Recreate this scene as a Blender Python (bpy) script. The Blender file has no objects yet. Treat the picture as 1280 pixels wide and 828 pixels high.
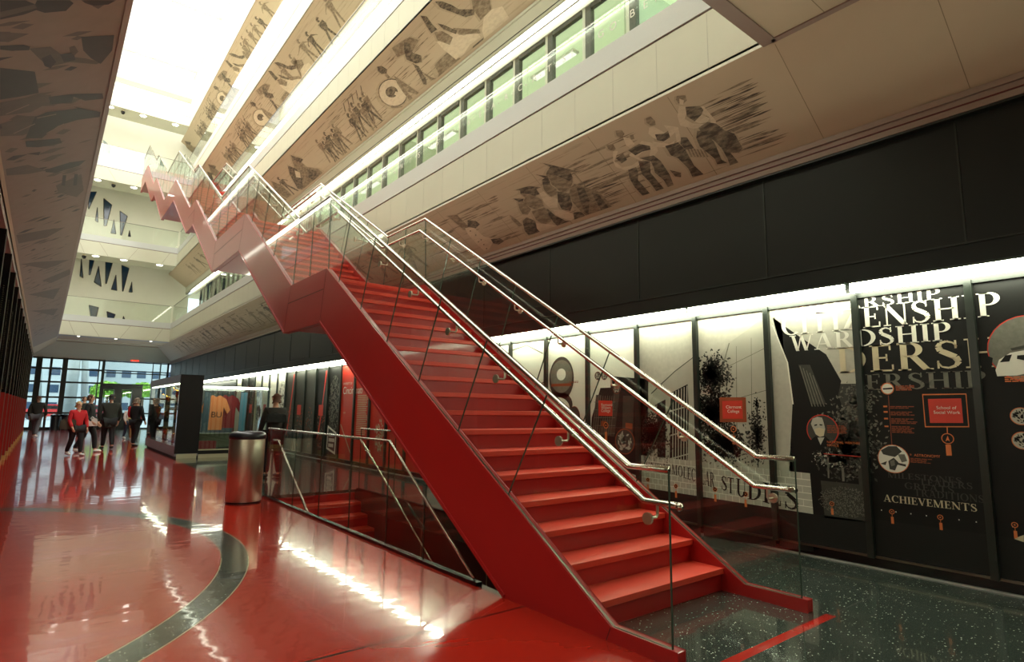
import bpy, bmesh, math, random
from mathutils import Vector, Matrix
random.seed(7)
C = bpy.context.scene.collection
PI = math.pi

# ------------------------------------------------------------------ camera numbers
F = 728.87; YAW = 0.6718; PIT = 0.1363114; ROL = 0.0130093; EYE = 1.4
def cam_axes():
    cy, sy = math.cos(YAW), math.sin(YAW)
    fw = Vector((sy*math.cos(PIT), cy*math.cos(PIT), math.sin(PIT)))
    r0 = Vector((cy, -sy, 0)); u0 = r0.cross(fw)
    r = r0*math.cos(ROL) + u0*math.sin(ROL); u = r.cross(fw)
    return r, u, fw
CR, CU, CF = cam_axes()
def ray(px, py): return CR*((px-640)/F) - CU*((py-414)/F) + CF
def hit(px, py, p0, n):
    d = ray(px, py); o = Vector((0, 0, EYE)); p0 = Vector(p0); n = Vector(n)
    return o + d*((p0-o).dot(n)/d.dot(n))

# ------------------------------------------------------------------ materials
def lin(c): return tuple(((v/255)/12.92 if v/255 <= .04045 else ((v/255+.055)/1.055)**2.4) for v in c)
MATS = {}
def mat(name, rgb, rough=.5, metal=0., spec=.5, bump=0., bscale=40, emit=0., coat=0., vary=0.):
    if name in MATS: return MATS[name]
    m = bpy.data.materials.new(name); m.use_nodes = True; nt = m.node_tree; N = nt.nodes; L = nt.links
    b = N['Principled BSDF']; c = lin(rgb)+(1,)
    b.inputs['Base Color'].default_value = c; b.inputs['Roughness'].default_value = rough
    b.inputs['Metallic'].default_value = metal; b.inputs['Specular IOR Level'].default_value = spec
    b.inputs['Coat Weight'].default_value = coat; b.inputs['Coat Roughness'].default_value = .05
    if emit:
        b.inputs['Emission Color'].default_value = c; b.inputs['Emission Strength'].default_value = emit
    tc = N.new('ShaderNodeTexCoord'); nz = N.new('ShaderNodeTexNoise'); nz.inputs['Scale'].default_value = bscale
    L.new(tc.outputs['Object'], nz.inputs['Vector'])
    if vary or not emit:
        v = vary or .06
        mx = N.new('ShaderNodeMixRGB'); mx.blend_type = 'MULTIPLY'; mx.inputs[0].default_value = v
        mx.inputs[1].default_value = c; L.new(nz.outputs['Fac'], mx.inputs[2]); L.new(mx.outputs[0], b.inputs['Base Color'])
    if bump:
        bp = N.new('ShaderNodeBump'); bp.inputs['Strength'].default_value = bump; bp.inputs['Distance'].default_value = .01
        L.new(nz.outputs['Fac'], bp.inputs['Height']); L.new(bp.outputs['Normal'], b.inputs['Normal'])
    MATS[name] = m; return m
def glass_mat(name, tint, refl=1.0, ior=1.5):
    m = bpy.data.materials.new(name); m.use_nodes = True; nt = m.node_tree; N = nt.nodes; L = nt.links
    N.clear(); out = N.new('ShaderNodeOutputMaterial'); mix = N.new('ShaderNodeMixShader')
    tr = N.new('ShaderNodeBsdfTransparent'); tr.inputs[0].default_value = lin(tint)+(1,)
    gl = N.new('ShaderNodeBsdfGlossy'); gl.inputs['Roughness'].default_value = .0
    ge = N.new('ShaderNodeNewGeometry'); dt = N.new('ShaderNodeVectorMath'); dt.operation = 'DOT_PRODUCT'
    L.new(ge.outputs['Normal'], dt.inputs[0]); L.new(ge.outputs['Incoming'], dt.inputs[1])
    def M(op, a, c=None):
        n = N.new('ShaderNodeMath'); n.operation = op; n.use_clamp = op in ('MULTIPLY_ADD',)
        for i, v in enumerate((a, c)):
            if v is None: continue
            if isinstance(v, (int, float)): n.inputs[i].default_value = v
            else: L.new(v, n.inputs[i])
        return n.outputs[0]
    q = M('POWER', M('SUBTRACT', 1.0, M('ABSOLUTE', dt.outputs['Value'])), 5.0)
    mu = M('MULTIPLY', M('ADD', M('MULTIPLY', q, .9), .045), refl)
    L.new(mu, mix.inputs[0]); L.new(tr.outputs[0], mix.inputs[1]); L.new(gl.outputs[0], mix.inputs[2])
    L.new(mix.outputs[0], out.inputs[0]); MATS[name] = m; return m
def emis(name, rgb, s):
    m = bpy.data.materials.new(name); m.use_nodes = True; N = m.node_tree.nodes; N.clear()
    o = N.new('ShaderNodeOutputMaterial'); e = N.new('ShaderNodeEmission'); e.inputs[0].default_value = lin(rgb)+(1,); e.inputs[1].default_value = s
    m.node_tree.links.new(e.outputs[0], o.inputs[0]); MATS[name] = m; return m

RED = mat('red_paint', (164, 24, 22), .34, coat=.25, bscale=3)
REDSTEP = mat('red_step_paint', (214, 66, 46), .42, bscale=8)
SEAM = mat('seam_dark_red', (95, 14, 12), .5)
STEEL = mat('brushed_steel', (196, 190, 172), .22, 1.0, bscale=60, vary=.1)
SATIN = mat('satin_steel', (206, 196, 176), .38, 1.0, bscale=60)
DSTEEL = mat('dark_steel', (120, 112, 100), .3, 1.0)
GLASS = glass_mat('clear_glass', (250, 254, 251))
GLASSD = glass_mat('window_glass', (244, 250, 244))
GEDGE = mat('glass_edge_dark', (60, 78, 66), .2)
CREAM = mat('cream_plaster', (208, 207, 188), .6, bscale=2)
WHITE = mat('white_plaster', (232, 230, 216), .6, bscale=2)
GREYW = mat('greywhite_metal', (205, 207, 205), .4)
SOFF = mat('mural_ground', (196, 178, 150), .55, bscale=5)
def print_mat(name, rgb, lo, hi):        # grainy sepia print: ink broken up by streaks of the ground colour
    m = mat(name, rgb, .55); nt = m.node_tree; N = nt.nodes; L = nt.links; b = N['Principled BSDF']
    tc = N.new('ShaderNodeTexCoord'); mp = N.new('ShaderNodeMapping'); mp.inputs['Scale'].default_value = (7, 2.2, 7)
    n1 = N.new('ShaderNodeTexNoise'); n1.inputs['Scale'].default_value = 3.2; n1.inputs['Detail'].default_value = 6; n1.inputs['Roughness'].default_value = .65
    rp = N.new('ShaderNodeMapRange'); rp.inputs['From Min'].default_value = .42; rp.inputs['From Max'].default_value = .66
    rp.inputs['To Min'].default_value = lo; rp.inputs['To Max'].default_value = hi
    mx = N.new('ShaderNodeMixRGB'); mx.inputs[1].default_value = lin(rgb)+(1,); mx.inputs[2].default_value = lin((190, 172, 144))+(1,)
    L.new(tc.outputs['Object'], mp.inputs[0]); L.new(mp.outputs[0], n1.inputs['Vector']); L.new(n1.outputs['Fac'], rp.inputs['Value']); L.new(rp.outputs[0], mx.inputs[0]); L.new(mx.outputs[0], b.inputs['Base Color'])
    return m
M_D = print_mat('mural_dark', (76, 66, 52), 0, .5)
M_M = print_mat('mural_mid', (124, 108, 86), 0, .6)
M_L = print_mat('mural_light', (216, 200, 172), 0, .6)
M_S = print_mat('mural_streak', (176, 158, 131), .1, .9)
TRIMP = mat('soffit_lip', (150, 128, 116), .45)
JOINT = mat('panel_joint', (140, 124, 98), .6)
BLACK = mat('black_wall', (13, 15, 12), .45, spec=.35, bscale=60)
BLACKG = mat('black_gloss', (16, 17, 18), .2)
FRAME = mat('dark_green_frame', (30, 36, 30), .35)
TUBE = emis('tube_light', (250, 255, 226), 24)
TUBE2 = emis('cove_light', (255, 252, 232), 9)
SPOTL = emis('downlight_glow', (255, 250, 236), 12)
SKYL = emis('skylight_glow', (255, 253, 240), 1.2)
P_BLACK = mat('print_black', (17, 17, 15), .5, spec=.3); P_BLK2 = mat('print_charcoal', (27, 27, 24), .5, spec=.3)
P_WHITE = mat('print_white', (236, 234, 220), .5); P_PALE = mat('print_pale', (198, 196, 180), .5, bscale=20, vary=.25)
P_GREY = mat('print_grey', (130, 130, 116), .5, bscale=30, vary=.5); P_DG = mat('print_dark_grey', (66, 66, 58), .5, bscale=30, vary=.5)
P_RED = mat('print_red', (214, 58, 40), .45); P_OR = mat('print_orange', (226, 124, 66), .5)
P_CREAM = mat('print_cream', (214, 202, 168), .5); P_FAINT = mat('print_faint', (58, 57, 52), .5)
P_RUST = mat('print_rust', (150, 72, 36), .5)
PLAST = mat('black_plastic', (30, 31, 36), .35)
GOLD = mat('gold_metal', (214, 160, 70), .25, 1.0)
PURPLE = mat('lilac_metal', (150, 145, 160), .35)
DKBLUE = mat('window_blue', (30, 58, 84), .15)
ASPH = mat('outdoor_paving', (150, 156, 160), .8, bscale=4)
CONC = mat('pale_concrete', (172, 178, 180), .8, bscale=3)

# ------------------------------------------------------------------ mesh helpers
class MB:
    def __init__(s): s.v = []; s.f = []; s.m = []; s.mats = []
    def mi(s, m):
        if m not in s.mats: s.mats.append(m)
        return s.mats.index(m)
    def face(s, pts, m):
        i = len(s.v); s.v += [tuple(p) for p in pts]; s.f.append(tuple(range(i, i+len(pts)))); s.m.append(s.mi(m)); return s
    def box(s, a, b, m):
        x0, y0, z0 = a; x1, y1, z1 = b; i = len(s.v)
        s.v += [(x0,y0,z0),(x1,y0,z0),(x1,y1,z0),(x0,y1,z0),(x0,y0,z1),(x1,y0,z1),(x1,y1,z1),(x0,y1,z1)]
        for q in ((0,3,2,1),(4,5,6,7),(0,1,5,4),(1,2,6,5),(2,3,7,6),(3,0,4,7)):
            s.f.append(tuple(i+k for k in q)); s.m.append(s.mi(m))
        return s
    def prism(s, poly, d, m):               # 3D planar polygon extruded by vector d
        d = Vector(d); n = len(poly); i = len(s.v)
        s.v += [tuple(p) for p in poly]+[tuple(Vector(p)+d) for p in poly]
        s.f.append(tuple(range(i, i+n))); s.f.append(tuple(range(i+2*n-1, i+n-1, -1))); s.m += [s.mi(m)]*2
        for k in range(n):
            a, b = i+k, i+(k+1) % n; s.f.append((a, b, b+n, a+n)); s.m.append(s.mi(m))
        return s
    def tube(s, pts, r, m, seg=10, cap=True):
        pts = [Vector(p) for p in pts]; n = len(pts); rr = r if isinstance(r, (list, tuple)) else [r]*n; i0 = len(s.v)
        up = None
        for k, p in enumerate(pts):
            t = (pts[min(k+1, n-1)]-pts[max(k-1, 0)]).normalized()
            if up is None: up = Vector((0, 0, 1)) if abs(t.z) < .9 else Vector((1, 0, 0))
            a = t.cross(up).normalized(); b = a.cross(t).normalized(); up = b
            for j in range(seg):
                an = 2*PI*j/seg; s.v.append(tuple(p+(a*math.cos(an)+b*math.sin(an))*rr[k]))
        for k in range(n-1):
            for j in range(seg):
                a = i0+k*seg+j; b = i0+k*seg+(j+1) % seg
                s.f.append((a, b, b+seg, a+seg)); s.m.append(s.mi(m))
        if cap:
            s.f.append(tuple(i0+j for j in range(seg))[::-1]); s.f.append(tuple(i0+(n-1)*seg+j for j in range(seg))); s.m += [s.mi(m)]*2
        return s
    def lathe(s, prof, c, m, seg=32, sx=1, sy=1):
        i0 = len(s.v)
        for r, z in prof:
            for j in range(seg):
                a = 2*PI*j/seg; s.v.append((c[0]+r*math.cos(a)*sx, c[1]+r*math.sin(a)*sy, c[2]+z))
        for k in range(len(prof)-1):
            for j in range(seg):
                a = i0+k*seg+j; b = i0+k*seg+(j+1) % seg
                s.f.append((a, b, b+seg, a+seg)); s.m.append(s.mi(m))
        s.f.append(tuple(i0+j for j in range(seg))[::-1]); k = len(prof)-1
        s.f.append(tuple(i0+k*seg+j for j in range(seg))); s.m += [s.mi(m)]*2
        return s
    def mesh(s, name, smooth=False):
        me = bpy.data.meshes.new(name); me.from_pydata(s.v, [], s.f)
        for m in s.mats: me.materials.append(m)
        for p, i in zip(me.polygons, s.m): p.material_index = i; p.use_smooth = smooth
        me.update(); return me
    def build(s, name, parent=None, smooth=False, label=None, bevel=0):
        return link(name, s.mesh(name, smooth), parent, label, bevel)
def wpos(o):
    p = Vector((0, 0, 0))
    while o: p += o.location; o = o.parent
    return p
def link(name, me, parent=None, label=None, bevel=0):
    o = bpy.data.objects.new(name, me); C.objects.link(o)
    if parent: o.parent = parent; o.location = -wpos(parent)
    if label: o['label'] = label
    if bevel:
        b = o.modifiers.new('bevel', 'BEVEL'); b.width = bevel; b.segments = 2; b.limit_method = 'ANGLE'
    return o
def tag(o, label, cat, group=None, kind=None):
    o['label'] = label; o['category'] = cat
    if group: o['group'] = group
    if kind: o['kind'] = kind
    return o
def thing(name, label, cat, loc, group=None):
    o = bpy.data.objects.new(name, None); C.objects.link(o); o.location = loc; o.empty_display_size = .1
    return tag(o, label, cat, group)
def struct(o): o['kind'] = 'structure'; return o
def copy_tree(o, parent=None):
    c = o.copy(); C.objects.link(c); c.parent = parent
    for ch in list(o.children): copy_tree(ch, c)
    return c
ORD = ['nearest', 'second', 'third', 'fourth', 'fifth', 'sixth', 'seventh', 'eighth', 'ninth', 'tenth', 'eleventh', 'twelfth', 'thirteenth', 'fourteenth', 'fifteenth', 'sixteenth', 'seventeenth', 'eighteenth', 'nineteenth', 'twentieth', 'twenty-first', 'twenty-second', 'twenty-third', 'twenty-fourth', 'twenty-fifth', 'twenty-sixth', 'twenty-seventh', 'twenty-eighth', 'twenty-ninth', 'thirtieth']
def text_mesh(s, size, m, wpx=1.0):
    cu = bpy.data.curves.new('lettering', 'FONT'); cu.body = s; cu.size = size; cu.align_x = 'LEFT'
    o = bpy.data.objects.new('tmp', cu); C.objects.link(o)
    dg = bpy.context.evaluated_depsgraph_get(); me = bpy.data.meshes.new_from_object(o.evaluated_get(dg))
    bpy.data.objects.remove(o); me.materials.clear(); me.materials.append(m); return me

# ------------------------------------------------------------------ serif capitals, unit height; list of polygons, width
def _arc(cx, cy, ro, rio, a0, a1, n=14):   # ring piece: ro=(rx,ry) outer, rio inner
    o = []
    for k in range(n):
        t0 = math.radians(a0+(a1-a0)*k/n); t1 = math.radians(a0+(a1-a0)*(k+1)/n)
        o.append([(cx+ro[0]*math.cos(t0), cy+ro[1]*math.sin(t0)), (cx+ro[0]*math.cos(t1), cy+ro[1]*math.sin(t1)), (cx+rio[0]*math.cos(t1), cy+rio[1]*math.sin(t1)), (cx+rio[0]*math.cos(t0), cy+rio[1]*math.sin(t0))])
    return o
def _r(x0, y0, x1, y1): return [(x0, y0), (x1, y0), (x1, y1), (x0, y1)]
def _st(x, w=.17): return [_r(x, 0, x+w, 1), _r(x-.08, 0, x+w+.08, .05), _r(x-.08, .95, x+w+.08, 1)]
def _dg(x0, x1, w, y0=0, y1=1): return [[(x0, y0), (x0+w, y0), (x1+w, y1), (x1, y1)]]
def _pp(pts, w):
    o = []
    for k in range(len(pts)-1):
        a, b = pts[k], pts[k+1]; dx, dy = b[0]-a[0], b[1]-a[1]; l = math.hypot(dx, dy) or 1; wa, wb = w[k]/2, w[k+1]/2
        nx, ny = -dy/l, dx/l
        o.append([(a[0]+nx*wa, a[1]+ny*wa), (b[0]+nx*wb, b[1]+ny*wb), (b[0]-nx*wb, b[1]-ny*wb), (a[0]-nx*wa, a[1]-ny*wa)])
    return o
G = {}
G['I'] = (_st(.1), .37)
G['H'] = (_st(.1)+_st(.62)+[_r(.2, .48, .7, .54)], .89)
G['T'] = (_st(.33)+[_r(.02, .94, .8, 1), _r(.02, .76, .07, 1), _r(.75, .76, .8, 1)], .84)
G['L'] = (_st(.1)+[_r(.2, 0, .65, .06), _r(.6, 0, .65, .26)], .7)
G['E'] = (_st(.1)+[_r(.2, 0, .65, .06), _r(.6, 0, .65, .24), _r(.2, .94, .6, 1), _r(.55, .78, .6, 1), _r(.2, .48, .5, .54), _r(.45, .38, .5, .64)], .7)
G['F'] = (_st(.1)+[_r(.2, .94, .6, 1), _r(.55, .78, .6, 1), _r(.2, .48, .5, .54), _r(.45, .38, .5, .64)], .64)
G['N'] = ([_r(.12, 0, .18, 1), _r(.02, 0, .28, .05), _r(.74, 0, .8, 1), _r(.64, .95, .9, 1), _r(.0, .95, .2, 1)]+_dg(.66, .02, .2), .92)
G['M'] = ([_r(.1, 0, .16, 1), _r(.02, 0, .26, .05), _r(.02, .95, .2, 1)]+_dg(.42, .06, .18)+_dg(.46, .8, .06)+_st(.82), 1.1)
G['A'] = (_dg(.06, .38, .06)+_dg(.62, .34, .18)+[_r(.2, .3, .66, .36), _r(-.02, 0, .24, .05), _r(.54, 0, .88, .05)], .88)
G['V'] = (_dg(.36, .06, .18)+_dg(.4, .7, .06)+[_r(-.02, .95, .32, 1), _r(.6, .95, .86, 1)], .84)
G['W'] = (_dg(.28, .06, .16)+_dg(.34, .52, .06)+_dg(.7, .46, .16)+_dg(.76, 1.0, .06)+[_r(-.02, .95, .3, 1), _r(.92, .95, 1.14, 1)], 1.14)
G['Z'] = (_dg(.04, .5, .2)+[_r(.04, .94, .68, 1), _r(.04, .78, .09, 1), _r(.04, 0, .7, .06), _r(.65, 0, .7, .24)], .76)
G['D'] = (_st(.1)+_arc(.3, .5, (.55, .5), (.36, .44), -90, 90)+[_r(.2, .94, .32, 1), _r(.2, 0, .32, .06)], .9)
G['P'] = (_st(.1)+_arc(.36, .73, (.32, .27), (.15, .21), -90, 90)+[_r(.2, .94, .38, 1), _r(.2, .46, .38, .52)], .72)
G['R'] = (_st(.1)+_arc(.36, .74, (.3, .26), (.13, .2), -90, 90)+[_r(.2, .94, .38, 1), _r(.2, .48, .4, .54), _r(.72, 0, .9, .05)]+_dg(.64, .32, .2, 0, .5), .88)
G['O'] = (_arc(.47, .5, (.45, .52), (.27, .46), 0, 360, 26), .94)
G['C'] = (_arc(.47, .5, (.45, .52), (.27, .46), 48, 312, 20)+[_r(.72, .68, .77, .98)], .82)
G['G'] = (_arc(.47, .5, (.45, .52), (.27, .46), 48, 312, 20)+[_r(.72, .68, .77, .98), _r(.64, .06, .8, .42), _r(.56, .38, .88, .43)], .92)
G['U'] = ([_r(.1, .3, .27, 1), _r(.02, .95, .35, 1), _r(.7, .3, .76, 1), _r(.62, .95, .84, 1)]+_arc(.43, .32, (.33, .34), (.16, .27), 180, 360), .88)
G['S'] = (_pp([(.55, .76), (.47, .9), (.32, .965), (.17, .91), (.12, .78), (.17, .64), (.34, .52), (.5, .4), (.57, .24), (.5, .1), (.34, .03), (.17, .08), (.08, .26)], [.04, .05, .07, .1, .15, .17, .18, .18, .15, .1, .07, .05, .04])+[_r(.5, .7, .55, .98), _r(.07, .02, .12, .3)], .66)
G['Y'] = ([_r(.34, 0, .51, .45), _r(.26, 0, .59, .05), _r(-.02, .95, .3, 1), _r(.6, .95, .84, 1)]+_dg(.34, .05, .18, .42, 1)+_dg(.44, .7, .06, .42, 1), .82)
G[' '] = ([], .4)
def word_polys(s, sp=.04):
    x = 0; out = []
    for ch in s:
        ps, w = G[ch]; out.append((ch, x, x+w, [[(px+x, py) for px, py in p] for p in ps])); x += w+sp
    return out, x-sp
def quadmap(q):      # q = BL, BR, TR, TL in pixels
    def f(u, v):
        return (q[0][0]*(1-u)*(1-v)+q[1][0]*u*(1-v)+q[2][0]*u*v+q[3][0]*(1-u)*v, q[0][1]*(1-u)*(1-v)+q[1][1]*u*(1-v)+q[2][1]*u*v+q[3][1]*(1-u)*v)
    return f

# ------------------------------------------------------------------ floor
def floor_material():
    m = bpy.data.materials.new('terrazzo_floor'); m.use_nodes = True; nt = m.node_tree; N = nt.nodes; L = nt.links
    b = N['Principled BSDF']; geo = N.new('ShaderNodeTexCoord'); sep = N.new('ShaderNodeSeparateXYZ'); L.new(geo.outputs['Object'], sep.inputs[0])
    def M(op, a, c=None, cl=False):
        n = N.new('ShaderNodeMath'); n.operation = op; n.use_clamp = cl
        for i, v in enumerate((a, c)):
            if v is None: continue
            if isinstance(v, (int, float)): n.inputs[i].default_value = v
            else: L.new(v, n.inputs[i])
        return n.outputs[0]
    X, Y = sep.outputs[0], sep.outputs[1]
    def rng(v, a, c): return M('MULTIPLY', M('GREATER_THAN', v, a), M('LESS_THAN', v, c))
    dx = M('ADD', X, 2.64); dy = M('SUBTRACT', Y, 7.0)
    r = M('SQRT', M('ADD', M('MULTIPLY', dx, dx), M('MULTIPLY', dy, dy)))
    ring = rng(r, 4.17, 4.40)
    blk = M('GREATER_THAN', X, 2.86)
    dark = M('MAXIMUM', ring, blk)
    redl = M('MULTIPLY', rng(X, 2.96, 4.49), rng(Y, 1.95, 2.02))
    edge = M('MAXIMUM', rng(r, 4.395, 4.405), rng(r, 4.165, 4.175))
    jl = M('MULTIPLY', M('MAXIMUM', rng(Y, 3.40, 3.425), M('MAXIMUM', rng(Y, 15.3, 15.32), rng(Y, 27.3, 27.32))), M('LESS_THAN', X, 2.86))
    jb = M('MULTIPLY', M('MAXIMUM', rng(M('FRACT', M('MULTIPLY', M('SUBTRACT', Y, 1.98), .25)), 0, .003), rng(X, 5.28, 5.292)), blk)
    vor = N.new('ShaderNodeTexVoronoi'); vor.inputs['Scale'].default_value = 52; L.new(geo.outputs['Object'], vor.inputs['Vector'])
    col = N.new('ShaderNodeSeparateColor'); L.new(vor.outputs['Color'], col.inputs[0])
    chip = M('LESS_THAN', vor.outputs['Distance'], M('MULTIPLY', M('SUBTRACT', col.outputs[0], .45), .46))
    nz = N.new('ShaderNodeTexNoise'); nz.inputs['Scale'].default_value = 1.4; nz.inputs['Detail'].default_value = 3; L.new(geo.outputs['Object'], nz.inputs['Vector'])
    def mix(f, a, c):
        n = N.new('ShaderNodeMixRGB')
        for i, v in enumerate((f, a, c)):
            if isinstance(v, tuple): n.inputs[i].default_value = v
            elif isinstance(v, (int, float)): n.inputs[i].default_value = v
            else: L.new(v, n.inputs[i])
        return n.outputs[0]
    red = mix(nz.outputs['Fac'], lin((146, 26, 14))+(1,), lin((164, 36, 20))+(1,))
    red = mix(jl, red, lin((52, 20, 14))+(1,))
    nz2 = N.new('ShaderNodeTexNoise'); nz2.inputs['Scale'].default_value = 4; L.new(geo.outputs['Object'], nz2.inputs['Vector'])
    bk = mix(nz2.outputs['Fac'], lin((44, 54, 48))+(1,), lin((62, 70, 62))+(1,))
    bk = mix(chip, bk, lin((226, 228, 206))+(1,)); bk = mix(jb, bk, lin((84, 88, 78))+(1,))
    c = mix(dark, red, bk); c = mix(edge, c, lin((150, 150, 120))+(1,)); c = mix(redl, c, lin((178, 34, 24))+(1,))
    L.new(c, b.inputs['Base Color']); b.inputs['Roughness'].default_value = .16; b.inputs['Specular IOR Level'].default_value = .6
    b.inputs['Coat Weight'].default_value = .6; b.inputs['Coat Roughness'].default_value = .035; b.inputs['Coat IOR'].default_value = 1.55
    w = N.new('ShaderNodeTexNoise'); w.inputs['Scale'].default_value = 3.2; w.inputs['Detail'].default_value = 1.5
    mp = N.new('ShaderNodeMapping'); mp.inputs['Scale'].default_value = (1.0, 1.6, 1); L.new(geo.outputs['Object'], mp.inputs[0]); L.new(mp.outputs[0], w.inputs['Vector'])
    bp = N.new('ShaderNodeBump'); bp.inputs['Strength'].default_value = .07; bp.inputs['Distance'].default_value = .02
    L.new(w.outputs['Fac'], bp.inputs['Height']); L.new(bp.outputs[0], b.inputs['Normal']); L.new(bp.outputs[0], b.inputs['Coat Normal'])
    return m
FLOORM = floor_material()
PX0, PX1, PY0, PY1 = 2.93, 4.43, 3.80, 9.95
fl = MB()
for a, b in (((-3, -5, -.3), (PX0, 43, 0)), ((PX1, -5, -.3), (6.4, 43, 0)), ((PX0, -5, -.3), (PX1, PY0, 0)), ((PX0, PY1, -.3), (PX1, 43, 0))): fl.box(a, b, FLOORM)
struct(fl.build('floor'))
pit = MB()
PITM = mat('pit_wall_dark', (48, 30, 26), .3, bscale=5)
pit.box((PX0-.1, PY0-.1, -3.6), (PX0, PY1, -.3), PITM).box((PX1, PY0-.1, -3.6), (PX1+.1, PY1, -.3), PITM).box((PX0, PY0-.1, -3.6), (PX1, PY0, -.3), PITM)
pit.box((PX0-.1, PY0-.1, -3.7), (PX1+.1, PY1, -3.6), PITM)
for zz in (-1.0, -1.9): pit.box((PX1-.004, PY0, zz), (PX1+.01, PY1, zz+.012), JOINT)
for yy in (4.4, 6.0, 7.6): pit.box((PX1-.004, yy, -3), (PX1+.01, yy+.012, -.3), JOINT)
struct(pit.build('wall_pit'))

# ------------------------------------------------------------------ lower flight going down
ds = thing('descending_staircase', 'red flight of steps descending below the floor behind the glass guard', 'staircase', (3.68, 9.95, -3.6))
for n in range(1, 20):
    y = PY1-.28*n; z = -.175*n
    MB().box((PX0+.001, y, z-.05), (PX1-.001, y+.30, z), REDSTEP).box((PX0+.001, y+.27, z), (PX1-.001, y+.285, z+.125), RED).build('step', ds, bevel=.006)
MB().prism([(PX0+.001, PY1-.005, -.22), (PX0+.001, PY1-.005, -.42), (PX0+.001, PY1-5.3, -3.56), (PX0+.001, PY1-5.3, -3.4)], (1.498, 0, 0), RED).build('soffit_plate', ds)

# ------------------------------------------------------------------ the main staircase
SX0, SX1 = 2.86, 4.46           # outer faces of the stringers
SW = .075
TOP = [(2.10, 0.085), (2.585, 0.085), (7.70, 3.30), (9.18, 3.30), (12.43, 5.33), (15.04, 5.33), (18.22, 7.27), (19.12, 7.27), (22.40, 9.18), (25.0, 9.18), (28.1, 11.05), (29.0, 11.05), (32.1, 12.95), (34.2, 12.95)]
BOT = [(34.2, 12.2), (32.3, 12.2), (29.15, 10.32), (28.2, 10.32), (25.2, 8.45), (22.52, 8.45), (19.33, 6.54), (18.33, 6.54), (15.163, 4.6), (12.70, 4.6), (9.39, 2.565), (7.84, 2.565), (3.655, 0.0), (2.10, 0.0)]
st = thing('staircase', 'long red zigzag staircase with glass sides climbing through the atrium', 'staircase', (3.66, 2.1, 0))
for x in (SX0, SX1-SW):
    m = MB(); m.prism([(x, y, z) for y, z in TOP+BOT], (SW, 0, 0), RED); m.build('stringer', st, bevel=.006)
    # raised flange along the underside and joints between the plates
    m = MB()
    for (a, b) in zip(BOT[:-1], BOT[1:]):
        if a[1] < .1 and b[1] < .1: continue
        d = Vector((0, b[0]-a[0], b[1]-a[1])).normalized(); nrm = Vector((0, -d.z, d.y)) * (-1 if d.y < 0 else 1)
        if nrm.z < 0: nrm = -nrm
        p = Vector((0, a[0], a[1])); q = Vector((0, b[0], b[1]))
        xo = x-.012 if x == SX0 else x+SW-.002
        m.prism([(xo, p.y, p.z), (xo, q.y, q.z), (xo, q.y+nrm.y*.03, q.z+nrm.z*.03), (xo, p.y+nrm.y*.03, p.z+nrm.z*.03)], (.014, 0, 0), RED)
    m.build('edge_flange', st)
    m = MB(); xo = x-.0015 if x == SX0 else x+SW-.0005
    for (ty, tz), (by, bz) in (((2.585, .085), (2.62, 0)), ((7.70, 3.30), (7.84, 2.565)), ((9.18, 3.30), (9.39, 2.565)), ((12.43, 5.33), (12.7, 4.6)), ((15.04, 5.33), (15.163, 4.6)), ((18.22, 7.27), (18.33, 6.54))):
        m.prism([(xo, ty-.004, tz-.002), (xo, ty+.004, tz-.002), (xo, by+.004, bz+.002), (xo, by-.004, bz+.002)], (.002, 0, 0), SEAM)
    for (y0, y1, z) in ((7.78, 9.27, 3.02), (12.55, 15.08, 5.02), (18.27, 19.2, 6.98)):
        m.box((xo, y0, z), (xo+.002, y1, z+.014), SEAM)
    m.build('plate_joint', st)
# soffit under flights and landings
m = MB()
pts = [(y, z+.05) for y, z in BOT[:-1]]
for a, b in zip(pts[:-1], pts[1:]):
    m.prism([(SX0+SW, a[0], a[1]), (SX0+SW, b[0], b[1]), (SX0+SW, b[0], b[1]+.03), (SX0+SW, a[0], a[1]+.03)], (SX1-SX0-2*SW, 0, 0), RED)
m.build('soffit_plate', st)
xa, xb = SX0+SW, SX1-SW
def flight(y0, z0, y1, z1, n):
    g = (y1-y0)/(n-1) if n > 1 else .28; r = (z1-z0)/n
    for i in range(n):
        y = y0+g*i; z = z0+r*(i+1); last = (i == n-1)
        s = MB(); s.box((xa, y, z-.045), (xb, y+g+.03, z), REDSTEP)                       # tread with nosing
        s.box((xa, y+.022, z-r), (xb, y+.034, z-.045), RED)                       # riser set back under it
        s.build('step', st, bevel=.004)
flight(2.75, 0, 7.49, 3.15, 18)
flight(9.32, 3.15, 12.25, 5.2, 12)
flight(15.2, 5.2, 18.05, 7.12, 11)
flight(19.3, 7.12, 22.2, 9.05, 11)
flight(25.15, 9.05, 27.95, 10.9, 11)
flight(29.2, 10.9, 31.95, 12.82, 11)
for (y0, y1, z) in ((7.51, 9.36, 3.15), (12.3, 15.25, 5.2), (18.1, 19.35, 7.12), (22.25, 25.2, 9.05), (28.0, 29.25, 10.9), (32.0, 34.15, 12.82)):
    MB().box((xa, y0, z-.06), (xb, y1, z-.002), REDSTEP).build('landing', st)
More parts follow.
